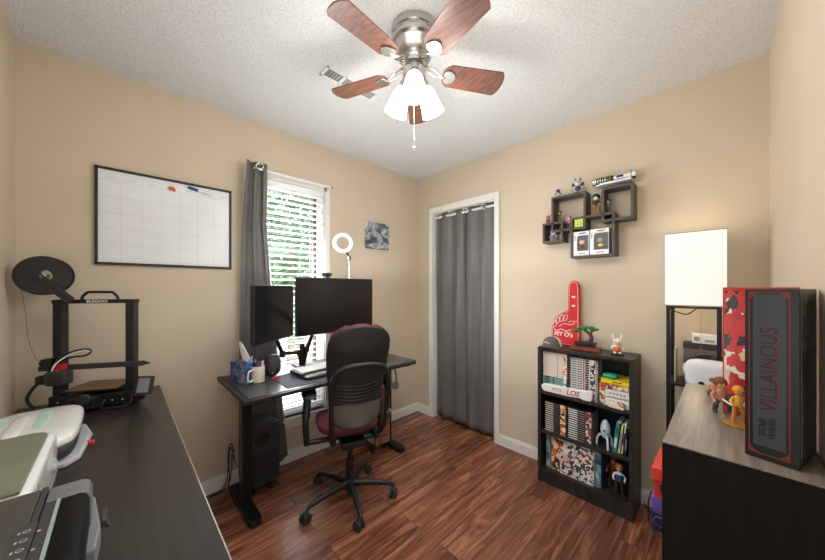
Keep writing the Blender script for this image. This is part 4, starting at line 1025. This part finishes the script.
v = volume('black spined paperback with pale title bar in the left stack on the middle shelf', 'black spined volumes in the left stack of the middle shelf', .136, .13, .0138, M_bk, [(.04,.42,.25,.7,mat('title_beige',(206,196,176),.5)),(.46,.7,.35,.55,mat('title_dim',(110,98,88),.5)),(.74,.97,0,1,M_ora)], (0,0,0)); stack(14, v, 1.420, 2.395, S2, .0138)
v = volume('black spined paperback with white title bar in the right stack on the middle shelf', 'black spined volumes in the right stack of the middle shelf', .140, .13, .0138, M_bk, [(.04,.42,.25,.7,M_white),(.46,.7,.35,.55,M_lgrey),(.74,.97,0,1,M_artd)], (0,0,0)); stack(14, v, 1.565, 2.392, S2, .0138)
# right stack on the top shelf
def flatbook(label, x, y, z, w, d, t, cover, marks=(), rz=0, name='hardback_book'):
    r = thing(name, label, 'book', (x, y, z), rz)
    b = MB(); b.use(cover); b.box(0,w,0,.003,0,t); b.box(0,w,0,d,0,.002); b.box(0,w,0,d,t-.002,t); b.build('cover', None, r, smooth=False)
    b = MB(); b.box(.003,w-.003,.003,d-.004,.002,t-.002); b.build('pages', M_paper, r, smooth=False)
    if marks:
        b = MB()
        for (a, c_, z0_, z1_, m) in marks: b.use(m); b.box(a*w, c_*w, -.0006, .0003, t*z0_, t*z1_)
        b.build('spine_print', None, r, smooth=False)
    return r
M_lg = mat('ink_grey', (140,140,146), .5); M_yel = mat('cover_yellow', (236,212,36), .4)
def lines_(n, a0=.34, a1=.92):
    return [(a0+i*(a1-a0)/n, a0+(i+.62)*(a1-a0)/n, .38, .6, M_lg) for i in range(n)]
M_tan = art('spine_tan', [(226,206,150),(60,50,44),(232,226,214),(196,120,70),(236,220,160)], 90, .5)
flatbook('thick white book with grey lettering, lowest of the right stack on the top shelf', 1.742,2.40,S1,.146,.15,.05, M_white, [(0,.2,.03,.97,M_tan)]+lines_(7))
flatbook('thick white book with grey lettering, second from below in the right stack', 1.742,2.401,S1+.05,.146,.15,.048, M_white, [(0,.2,.03,.97,M_tan)]+lines_(5)+[(.3,.9,.1,.14,M_lg)])
flatbook('thin picture spined book right below the yellow book', 1.740,2.40,S1+.098,.148,.15,.03, art('spine_mix', [(236,230,220),(226,120,60),(80,70,66),(240,220,180),(206,60,60),(236,232,226)], 70, .5))
flatbook('bright yellow book on the right stack of the top shelf', 1.748,2.398,S1+.128,.14,.15,.028, M_yel, [(.42,.75,.4,.6,M_ink)], rad(0))
tb2 = thing('teal_case', 'small teal case lying on the yellow book', 'case', (1.79,2.44,S1+.156))
b = MB(); b.sq((0,0,.012),(.038,.035,.012),.5,.4,28); b.build('shell', mat('teal_case', (50,160,136), .4), tb2)
b = MB(); b.box(-.034,.034,-.0358,-.034,.011,.013); b.build('seam', M_dark, tb2, smooth=False)
cp = thing('toy_packet', 'small cream packet with pictures in front of the white books', 'packet', (1.83,2.375,S1), rad(-6))
b = MB(); b.box(-.038,.038,-.0,.018,0,.036); b.build('carton', art('packet_art', [(226,206,180),(206,130,80),(230,214,196),(80,60,50),(236,226,210)], 50, .5), cp, smooth=False, bevel=.002)
# foam bat with lettering
fb = thing('foam_bat', 'white foam bat with crimson lettering lying across the top shelf front', 'foam toy', (1.55,2.385,S1))
OFF[fb.name] = Vector((1.55,2.385,S1))
pts = [(1.404,.03),(1.41,.046),(1.43,.053),(1.48,.056),(1.55,.056),(1.62,.058),(1.70,.066),(1.712,.062),(1.708,.012),(1.70,.002),(1.66,.001),(1.64,.008),(1.58,.003),(1.50,.002),(1.46,.004),(1.43,.001),(1.412,.012)]
b = MB(); b.prism(pts, 0, .022, mtx=Matrix(((1,0,0,0),(0,0,-1,2.396),(0,1,0,S1),(0,0,0,1)))); b.build('foam_body', mat('foam_white', (228,226,222), .7), fb, world=True, bevel=.005, seg=3)
text('faint_lettering', 'APOL', .03, mat('ink_faint', (170,120,140), .6), fb, basis((1.505,2.3735,S1+.030),(1,0,.02),(0,0,1)), sx=.85, shear=.2)
text('crimson_lettering', 'LOS', .044, mat('ink_crimson', (176,30,66), .6), fb, basis((1.60,2.3735,S1+.030),(1,0,.02),(0,0,1)), sx=.95, shear=.25, bold=.0008)
# middle shelf right part
rk = thing('rocket_toy', 'pale blue egg shaped rocket toy on curved legs on the middle shelf', 'toy', (1.765,2.43,S2))
b = MB(); b.lathe([(0,.055),(.012,.056),(.022,.075),(.026,.105),(.022,.135),(.012,.158),(.0,.168)], seg=28); b.build('hull', mat('rocket_blue', (186,208,218), .35), rk)
b = MB()
for k in range(3):
    a = 2*PI*k/3+rad(-90)+.5
    b.tube([(.012*math.cos(a),.012*math.sin(a),.064),(.028*math.cos(a),.028*math.sin(a),.07),(.042*math.cos(a),.042*math.sin(a),.045),(.046*math.cos(a),.046*math.sin(a),.003)], [.006]*13, seg=8, smooth=4)
b.build('legs', mat('rocket_white', (216,222,224), .35), rk)
b = MB(); b.cyl((0,-.0235,.105),(0,-.0275,.105),.005); b.build('porthole', M_black, rk)
def leaning(name, label, x, y, z, t, h, d, ang, cover, marks=()):
    r = thing(name, label, 'book', (x, y, z)); r.rotation_euler = (0, ang, 0)
    b = MB(); b.box(0,t,0,.003,0,h); b.box(0,.002,0,d,0,h); b.box(t-.002,t,0,d,0,h); b.build('cover', cover, r, smooth=False)
    b = MB(); b.box(.002,t-.002,.003,d-.004,.003,h-.003); b.build('pages', M_paper, r, smooth=False)
    if marks:
        b = MB()
        for (z0_, z1_, m) in marks: b.use(m); b.box(t*.25, t*.75, -.0006, .0003, h*z0_, h*z1_)
        b.build('spine_print', None, r, smooth=False)
    return r
leaning('hardback_book','teal book leaning beside the rocket toy', 1.803,2.405,S2+.0005,.022,.175,.14,rad(7), mat('cover_teal', (36,150,150), .4), [(.15,.5,M_white),(.6,.85,mat('teal_ink',(20,90,100),.5))])
leaning('paperback_book','yellow book leaning between the teal and the white books', 1.829,2.405,S2+.0005,.014,.165,.14,rad(7), mat('cover_lemon', (214,206,96), .45), [(.2,.75,M_lg)])
leaning('paperback_book','white book leaning right of the yellow book', 1.846,2.405,S2+.0005,.010,.18,.14,rad(6.5), mat('cover_white', (220,216,208), .5), [(.3,.7,M_ink)])
leaning('hardback_book','navy black book leaning last on the middle shelf', 1.860,2.405,S2+.0005,.012,.16,.13,rad(5), mat('cover_navy', (30,34,44), .4), [(.2,.6,M_lg)])
# bottom shelf
def artbox(label, x0, x1, y0, d, h, m, m2=None, rz=0):
    r = thing('picture_box', label, 'box', (x0, y0, S3), rz)
    b = MB(); b.box(0,x1-x0,0,d,0,h); b.build('carton', m2 or M_white, r, smooth=False, bevel=.001)
    b = MB(); b.box(.0015,x1-x0-.0015,-.0008,.0004,.002,h-.002); b.build('artwork', m, r, smooth=False)
    return r
artbox('narrow teal box at the left end of the bottom shelf', 1.425,1.452,2.41,.14,.218, art('art_teal', [(90,120,124),(130,150,150),(60,84,92),(160,170,166)], 40, .5), MATS['spine_teal'])
artbox('tan and orange picture box left of the big white picture box', 1.456,1.512,2.415,.14,.222, art('art_orange', [(222,196,160),(208,112,52),(60,44,46),(230,210,180),(150,50,44),(44,40,44)], 44, .5), mat('box_tan', (214,186,150), .5))
artbox('wide white box with crowded cartoon group artwork on the bottom shelf', 1.514,1.712,2.405,.15,.222, art('art_group', [(236,234,230),(230,226,220),(44,38,42),(226,190,170),(60,80,76),(196,70,76),(236,232,228),(60,50,50),(232,228,224),(236,230,226),(190,206,200),(50,44,48)], 60, .45))
artbox('narrow blue picture box right of the wide white box', 1.715,1.748,2.41,.14,.216, art('art_blue', [(70,104,124),(120,160,172),(50,60,70),(170,190,196),(90,120,140)], 44, .5), mat('box_blue', (70,100,120), .5))
person_fig('action_figure','figure in white shirt and blue vest on a round stand on the bottom shelf', (1.835,2.425,S3), .19, rad(10), (222,168,126), (170,120,60), (232,232,230), (56,42,40), base=M_black, prop='vest', cat_='action figure')
person_fig('action_figure','dark red haired figure standing behind the blue vested figure', (1.79,2.50,S3), .20, rad(0), (210,150,112), (120,50,36), (150,60,44), (70,50,44), cat_='action figure')

# on top of the bookcase
ff = thing('foam_finger', 'red giant foam finger leaning on the wall on top of the bookcase', 'foam finger', (1.5,2.56,.9))
fp = [(1.407,.901),(1.402,.98),(1.406,1.035),(1.42,1.075),(1.438,1.10),(1.462,1.112),(1.478,1.128),(1.50,1.132),(1.514,1.15),(1.515,1.29),(1.52,1.325),(1.535,1.343),(1.552,1.346),(1.57,1.338),(1.58,1.318),(1.583,1.28),(1.585,.901)]
def inset(poly, d):
    n = len(poly); out = []
    cxm = sum(p[0] for p in poly)/n; czm = sum(p[1] for p in poly)/n
    ar = sum(poly[i][0]*poly[(i+1)%n][1]-poly[(i+1)%n][0]*poly[i][1] for i in range(n))
    sg = 1 if ar > 0 else -1
    for i in range(n):
        p0 = Vector(poly[i-1]); p1 = Vector(poly[i]); p2 = Vector(poly[(i+1)%n])
        d1 = (p1-p0).normalized(); d2 = (p2-p1).normalized()
        n1 = Vector((-d1.y, d1.x))*sg; n2 = Vector((-d2.y, d2.x))*sg
        m = (n1+n2); m = m/max(.4, m.dot(m))*2
        out.append((p1.x+m.x*d, p1.y+m.y*d))
    return out
XZ = lambda y: Matrix(((1,0,0,0),(0,0,-1,y),(0,1,0,0),(0,0,0,1)))
b = MB(); b.prism(fp, 0, .03, mtx=XZ(2.583)); b.build('foam_hand', mat('foam_red', (204,40,44), .7), ff, world=True, smooth=False, bevel=.004, seg=3)
M_fw = mat('foam_ink_white', (240,222,220), .6)
b = MB(); ip_ = inset(fp, .0075); b.tube([(x, 2.5525, z) for x, z in ip_], .0016, seg=6, closed=True)
def oval(cx__, cz__, rx, rz_, a=0, n=20):
    return [(cx__+rx*math.cos(t)*math.cos(a)-rz_*math.sin(t)*math.sin(a), 2.5525, cz__+rx*math.cos(t)*math.sin(a)+rz_*math.sin(t)*math.cos(a)) for t in [2*PI*i/n for i in range(n)]]
for q in ((1.427,1.045,.012,.026,-.3),(1.447,1.07,.012,.025,-.4),(1.473,1.085,.013,.024,-.5),(1.497,1.09,.012,.022,-.5)): b.tube(oval(*q), .0022, seg=6, closed=True)
b.tube([(1.42,2.5525,1.01),(1.44,2.5525,.998),(1.47,2.5525,1.01),(1.50,2.5525,1.0),(1.53,2.5525,1.01)], .003, seg=6, smooth=5)
b.tube([(1.455,2.5525,1.03),(1.49,2.5525,1.05),(1.53,2.5525,1.045),(1.555,2.5525,1.06)], .0025, seg=6, smooth=5)
b.tube([(1.518,2.5525,1.06),(1.528,2.5525,1.07),(1.572,2.5525,1.07)], .002, seg=6)
for zz in (1.235,1.175): b.sq((1.548,2.5525,zz),(.012,.0015,.007),.8,.8,18)
b.build('white_outlines', M_fw, ff, world=True)
text('lettering', "MY O's", .04, M_fw, ff, basis((1.482,2.5522,.975),(1,0,-.03),(0,0,1)), bold=.0012, shear=.15)

CAPS = .82
cap = thing('baseball_cap', 'grey and white baseball cap on the left end of the bookcase top', 'cap', (1.452,2.44,.9), rad(-22)); cap.scale = (CAPS,)*3
b = MB(); b.use(M_dark)
def dome(u, v_):
    a = 2*PI*u; ph = PI/2*v_
    return (.068*math.cos(a)*math.cos(ph)**.8, .078*math.sin(a)*math.cos(ph)**.8, .004+.078*math.sin(ph)**.9)
b = MB(); b.use(mat('cap_grey_cloth', (98,92,90), .85)); b.grid(dome, 32, 12)
b.build('crown', None, cap, solid=.002)
b = MB(); b.use(mat('cap_white_mesh', (222,220,214), .85))
b.grid(lambda u, v_: tuple(1.02*c_ for c_ in dome(.98-.46+.46*u+.02 if False else .02+.46*u, v_*.92)), 20, 10); b.build('rear_mesh', None, cap, solid=.001)
b = MB()
def brim(u, v_):
    a = PI+PI*u; r_ = 1+.62*v_*math.sin(PI*u)**.6
    x = .068*math.cos(a)*(1+.1*v_); y = .078*math.sin(a)*r_
    return (x, y, .006-.016*(x/.068)**2*v_+.010*v_)
b.grid(brim, 24, 8); b.build('brim', mat('cap_brim', (128,118,110), .8), cap, solid=.003)
b = MB(); b.tube([(-.03,-.066,.036),(-.01,-.0725,.042),(.01,-.0725,.042),(.03,-.066,.036)], .003, seg=6, smooth=3); b.build('front_stitching', M_white, cap)
b = MB(); b.ball((0,0,.083),.005,(1,1,.6)); b.build('top_button', M_grey, cap)

bo = thing('bonsai_model', 'small bonsai tree model with green foliage in a black pot on a brown stand', 'bonsai', (1.645,2.47,.9))
b = MB(); M_bst = mat('bonsai_stand', (140,72,48), .5)
for i in range(8): b.box(-.085+i*.0215,-.067+i*.0215,-.035,.035,.012,.024)
b.box(-.085,.085,-.035,-.028,.004,.018); b.box(-.085,.085,.028,.035,.004,.018)
for xx in (-.075,.065): b.box(xx,xx+.012,-.032,.032,0,.012)
b.build('slatted_stand', M_bst, bo, smooth=False, bevel=.001)
b = MB(); b.prism([(-.055,-.024),(.055,-.024),(.055,.024),(-.055,.024)], .03, .05); b.box(-.062,.062,-.028,.028,.046,.052); b.box(-.045,-.035,-.02,.02,.024,.03); b.box(.035,.045,-.02,.02,.024,.03); b.build('pot', M_black, bo, smooth=False, bevel=.003)
b = MB(); b.tube([(.02,0,.05),(.034,0,.075),(.03,0,.1),(.01,0,.118),(-.006,0,.128)], [.013]*4+[.011]*4+[.01]*4+[.008]*4+[.006], seg=10, smooth=4); b.tube([(.03,0,.1),(.035,0,.12),(.045,.0,.13)], .006, seg=8); b.tube([(-.0,0,.052),(.015,0,.058),(.03,0,.06)], .008, seg=8); b.build('trunk', mat('bonsai_trunk', (84,54,40), .6), bo)
b = MB(); random.seed(3)
for (cx__, cz__, rx) in ((-.05,.118,.026),(-.028,.132,.03),(-.002,.145,.034),(.03,.14,.026),(.05,.137,.022)):
    for k in range(16):
        a = random.uniform(0,2*PI); r_ = random.uniform(0,1)**.5
        b.ball((cx__+rx*r_*math.cos(a), .022*r_*math.sin(a), cz__+random.uniform(-.005,.007)), random.uniform(.006,.0095), (1.2,1,.6), seg=8)
b.build('foliage', mat('bonsai_green', (38,128,58), .5, var=.25, vscale=40), bo)
creature_fig('rabbit_figurine', 'white long eared rabbit figurine in orange on the right of the bookcase top', (1.818,2.46,.9), .115, rad(18), (236,226,214), (224,110,56), ears='long', base=M_black)

# ------------------------------------------------------------------ wall shelf and its contents
ws = thing('cube_wall_shelf', 'dark grey intersecting cube shelf mounted on the back wall', 'wall shelf', (1.63,2.61,1.49))
WY0, WY1, wt_ = 2.502, 2.608, .014
def sqf(x0,x1,z0,z1):
    b = MB(); b.box(x0,x1,WY0,WY1,z0,z0+wt_); b.box(x0,x1,WY0,WY1,z1-wt_,z1); b.box(x0,x0+wt_,WY0,WY1,z0+wt_,z1-wt_); b.box(x1-wt_,x1,WY0,WY1,z0+wt_,z1-wt_)
    b.build('cube_frame', M_wshelf, ws, world=True, smooth=False, bevel=.001)
sqf(1.361,1.497,1.612,1.752); sqf(1.421,1.638,1.682,1.925); sqf(1.545,1.796,1.494,1.762); sqf(1.726,1.890,1.706,1.918)
GRP = 'figurines on the wall shelf'
creature_fig('figurine','small dark and white bird like figurine on the far left of the shelf top', (1.452,2.545,1.925), .06, rad(10), (70,70,76), (210,210,206), 'point', M_dark, GRP)
creature_fig('figurine','white and dark winged figurine on top of the upper left shelf cube', (1.578,2.545,1.925), .09, rad(15), (206,208,210), (60,64,70), 'point', M_dark, GRP, wing=True)
creature_fig('figurine','pink and brown figurine standing on the lowest left shelf cube', (1.388,2.535,1.752), .062, 0, (176,120,110), (120,60,60), 'round', None, GRP)
person_fig('figurine','green and brown figurine inside the left side of the upper left cube', (1.462,2.545,1.752), .075, 0, (206,170,130), (80,66,50), (90,110,70), (110,84,60), group=GRP)
person_fig('figurine','pink haired figurine at the bottom of the upper left cube', (1.522,2.545,1.696), .088, 0, (236,196,186), (224,120,140), (226,150,160), (90,60,70), group=GRP)
creature_fig('figurine','white and purple figurine in the lowest left shelf cube', (1.425,2.54,1.626), .085, 0, (206,196,206), (120,90,130), 'point', None, GRP)
person_fig('figurine','white faced doll in a dark pointed hat on a gold base between the cubes', (1.685,2.55,1.762), .125, 0, (236,226,214), (44,36,38), (60,44,44), (190,130,60), base=M_gold, group=GRP)
person_fig('figurine','small teal and brown figurine at the left inside the upper right cube', (1.756,2.54,1.762), .085, 0, (196,160,130), (70,56,50), (70,110,106), (96,70,56), group=GRP)
creature_fig('figurine','tiny cream figurine in the lower left shelf cube corner', (1.478,2.53,1.626), .035, 0, (230,216,196), (200,150,120), 'round', None, GRP)
pz = thing('puzzle_cube', 'yellow green puzzle cube in the small square of the wall shelf', 'puzzle cube', (1.597,2.53,1.696), rad(0))
b = MB(); b.box(-.026,.026,-.026,.026,0,.052); b.build('core', M_black, pz, smooth=False, bevel=.002)
b = MB(); 
for i in range(3):
    for j in range(3):
        b.box(-.0245+i*.0168,-.0095+i*.0168,-.0272,-.0255,.0015+j*.0168,.0165+j*.0168); b.box(-.0272,-.0255,-.0245+i*.0168,-.0095+i*.0168,.0015+j*.0168,.0165+j*.0168)
b.build('stickers', mat('sticker_lime', (196,214,84), .4), pz, smooth=False)
def boxed(label, x0, x1, z0, h, c1, c2):
    r = thing('boxed_figure', label, 'boxed figure', ((x0+x1)/2, 2.545, z0), 0); w = (x1-x0)/2; 
    b = MB(); b.use(M_white); b.box(-w,w,-.035,.04,0,h); b.build('carton', None, r, smooth=False, bevel=.001)
    b = MB(); b.prism([(-w+.022,.03),(w-.004,.03),(w-.004,h-.027),(-w+.03,h-.027),(-w+.022,h-.04)], 0, .0012, mtx=Matrix(((1,0,0,0),(0,0,-1,-.035),(0,1,0,0),(0,0,0,1)))); b.build('window', mat('box_window', (74,68,64), .25), r, smooth=False)
    b = MB(); b.ball((.006,-.037,h*.55), .017, (1,.35,.85)); b.build('figure_head', mat('fig_%02x%02x%02x' % c1, c1, .5), r)
    b = MB(); b.ball((.008,-.037,h*.36), .012, (1.2,.3,.8)); b.build('figure_body', mat('fig_%02x%02x%02x' % c2, c2, .5), r)
    b = MB(); 
    for i in range(7): b.box(-.012+i*.0062,-.0075+i*.0062,-.0365,-.0348,h-.018,h-.009); b.box(-.015+i*.006,-.0105+i*.006,-.0365,-.0348,.011,.017)
    for i in range(3): b.box(-w+.007,-w+.013,-.0365,-.0348,h-.06+i*.012,h-.052+i*.012)
    b.build('printing', mat('print_slate', (84,92,112), .5), r, smooth=False)
boxed('white window box with a pinkish figure, left in the lower shelf cube', 1.562,1.654,1.508,.158,(226,170,150),(70,54,56))
boxed('white window box with a grey and yellow figure, right in the lower shelf cube', 1.660,1.764,1.508,.162,(150,144,140),(222,206,50))
# lightsaber style hilt on a bracket
br_ = thing('wall_bracket', 'white display bracket on the wall above the cube shelf', 'bracket', (1.79,2.6,1.945))
b = MB(); b.box(1.69,1.875,2.525,2.605,1.944,1.951); b.box(1.71,1.875,2.523,2.53,1.944,1.957); b.box(1.72,1.865,2.602,2.609,1.93,1.99); b.build('bracket_plate', M_white, br_, world=True, smooth=False, bevel=.001)
hl = thing('metal_hilt', 'ridged chrome metal hilt lying on the white wall bracket', 'collectible', (1.79,2.55,1.951))
c0 = Vector((1.665,2.552,1.977)); 
def seg_(name, m, parts):
    b = MB()
    for a, c_, r_ in parts: b.cyl(c0+Vector((a*1.13,0,0)), c0+Vector((c_*1.13,0,0)), r_*1.25, seg=28)
    return b.build(name, m, hl, world=True, bevel=.0012)
seg_('chrome_body', M_silver, [(0,.014,.0195),(.016,.075,.0165),(.105,.165,.0175),(.165,.205,.0205)])
seg_('black_grip', M_black, [(.02,.186,.0160)]+[(.022+i*.011,.029+i*.011,.0185) for i in range(6)]+[(.09,.105,.0165),(.183,.187,.0208)])
seg_('bronze_collar', M_gold, [(.075,.09,.018),(.0,.006,.02)])
b = MB(); b.box(1.80,1.835,2.526,2.534,1.972,1.984); b.build('switch', M_black, hl, world=True, smooth=False, bevel=.001)

# cable by the bookcase
b = MB(); b.tube([(1.925,2.59,.02),(1.95,2.55,.006),(2.0,2.50,.006),(2.06,2.46,.006),(2.10,2.40,.006),(2.06,2.35,.006),(1.98,2.42,.006),(1.95,2.56,.03),(1.96,2.59,.1)], .003, seg=6, smooth=6)
tag(b.build('lamp_cable', M_black, None, loc=(2.0,2.5,.0), world=True), 'thin black cable looping on the floor right of the bookcase', 'cable')

# ------------------------------------------------------------------ outside
b = MB(); b.box(-14,-T-.3,-8,14,-.4,-.3); g = struct(b.build('ground', mat('outside_ground', (196,198,186), .9, var=.15, vscale=1), smooth=False))
def leafmat(name, c_):
    m = mat(name, c_, .6, var=.35, vscale=3); return m
def tree(label, x, y, h, rr, seed, col):
    random.seed(seed)
    r = thing('leafy_tree', label, 'tree', (x,y,-.3))
    b = MB(); b.tube([(0,0,0),(.05,.02,h*.4),(-.04,.05,h*.75)], [.12,.09,.05], seg=10)
    for k in range(9):
        a = random.uniform(0,2*PI); z = h*random.uniform(.25,.7); b.tube([(0,0,z),(.5*rr*math.cos(a),.5*rr*math.sin(a),z+.35*rr),(.85*rr*math.cos(a),.85*rr*math.sin(a),z+.9*rr)], [.045,.03,.012], seg=6)
    b.build('trunk', mat('bark', (120,108,92), .9), r)
    bm = bmesh.new()
    for k in range(5200):
        a = random.uniform(0,2*PI); u = random.random()**.5; z = h*.2+random.random()*h*.85
        rad_ = rr*(1-.5*abs((z/h-.6))*1.2)*u
        c = Vector((rad_*math.cos(a), rad_*math.sin(a), z)); n1 = Vector((random.gauss(0,1),random.gauss(0,1),random.gauss(0,1))).normalized(); n2 = n1.orthogonal().normalized(); s_ = random.uniform(.04,.085)
        n3 = n1.cross(n2)
        vs = [bm.verts.new(c+n2*s_), bm.verts.new(c+n3*s_*.5), bm.verts.new(c-n2*s_), bm.verts.new(c-n3*s_*.5)]
        bm.faces.new(vs)
    me = bpy.data.meshes.new('foliage'); bm.to_mesh(me); bm.free(); me.materials.append(leafmat('leaf_%02x%02x%02x' % col, col))
    o = bpy.data.objects.new('foliage', me); COL.objects.link(o); o.parent = r
tree('nearest bright green leafy tree outside the window', -3.2, 2.6, 3.4, 1.3, 11, (66,108,74))
tree('darker green tree outside to the right of the nearest one', -5.2, 5.4, 4.2, 1.5, 12, (60,98,72))
tree('far green tree outside on the left behind the blind', -7.4, 3.2, 3.8, 1.6, 13, (76,114,88))

# ------------------------------------------------------------------ world, lights, camera
wd = bpy.data.worlds.new('sky_world'); bpy.context.scene.world = wd; wd.use_nodes = True
nt = wd.node_tree; nt.nodes.clear()
o = nt.nodes.new('ShaderNodeOutputWorld'); bg = nt.nodes.new('ShaderNodeBackground'); bg.inputs[0].default_value = (.86,.93,1,1); bg.inputs[1].default_value = 1.5
nt.links.new(bg.outputs[0], o.inputs[0])
def light(name, kind, loc, energy, color=(1,1,1), size=.1, rot=None, sy=None, radius=None, angle=None):
    d = bpy.data.lights.new(name, kind); d.energy = energy; d.color = color
    if kind == 'AREA':
        d.size = size
        if sy: d.shape = 'RECTANGLE'; d.size_y = sy
    if kind in ('POINT','SPOT') : d.shadow_soft_size = radius or .05
    if kind == 'SUN': d.angle = angle or .05
    l = bpy.data.objects.new(name, d); COL.objects.link(l); l.location = loc
    if rot: l.rotation_euler = rot
    return l
light('sun', 'SUN', (3,0,6), 22, (1,.97,.9), rot=(rad(8),rad(20),0), angle=.03)
light('window_daylight', 'AREA', (-.26,1.26,1.2), 170, (.93,.97,1), .62, (0,rad(-90),0), 1.8)
for k, a in enumerate((rad(-44.4), rad(75.6), rad(195.6))):
    light('fan_bulb', 'POINT', (FX+.13*math.cos(a), FY+.13*math.sin(a), H-.40), 3.8, (1,.97,.93), radius=.05)
light('lamp_bulb', 'POINT', (2.15,2.45,1.45), .8, (1,.78,.5), radius=.05)
light('lamp_bulb_low', 'POINT', (2.15,2.45,1.14), .5, (1,.8,.55), radius=.04)
light('high_fill', 'AREA', (1.75,.75,2.25), 5, (.97,.99,1), .9, (rad(18),rad(18),0))  # soft fill added high near the camera, no lamp stands there
light('ceiling_bounce', 'AREA', (1.0,1.55,1.35), 9, (.94,.97,1), 1.7, (PI,0,0))
light('room_fill', 'AREA', (1.2,1.4,1.72), 11, (.97,.98,1), 1.2, (0,0,0))
light('camera_fill', 'AREA', (2.2,.25,1.0), 6, (.97,.99,1), .7, (rad(80),0,rad(45)))

cd = bpy.data.cameras.new('camera'); cam = bpy.data.objects.new('camera', cd); COL.objects.link(cam)
cam.location = (2.259,.345,1.296); cam.rotation_euler = (PI/2, 0, rad(45.9))
cd.sensor_width = 36; cd.sensor_fit = 'HORIZONTAL'; cd.lens = 302/825*36; cd.shift_y = -8/825*-1; cd.clip_start = .02; cd.clip_end = 100
bpy.context.scene.camera = cam
sc = bpy.context.scene
sc.view_settings.view_transform = 'Standard'; sc.view_settings.look = 'None'; sc.view_settings.exposure = 0; sc.view_settings.gamma = 1
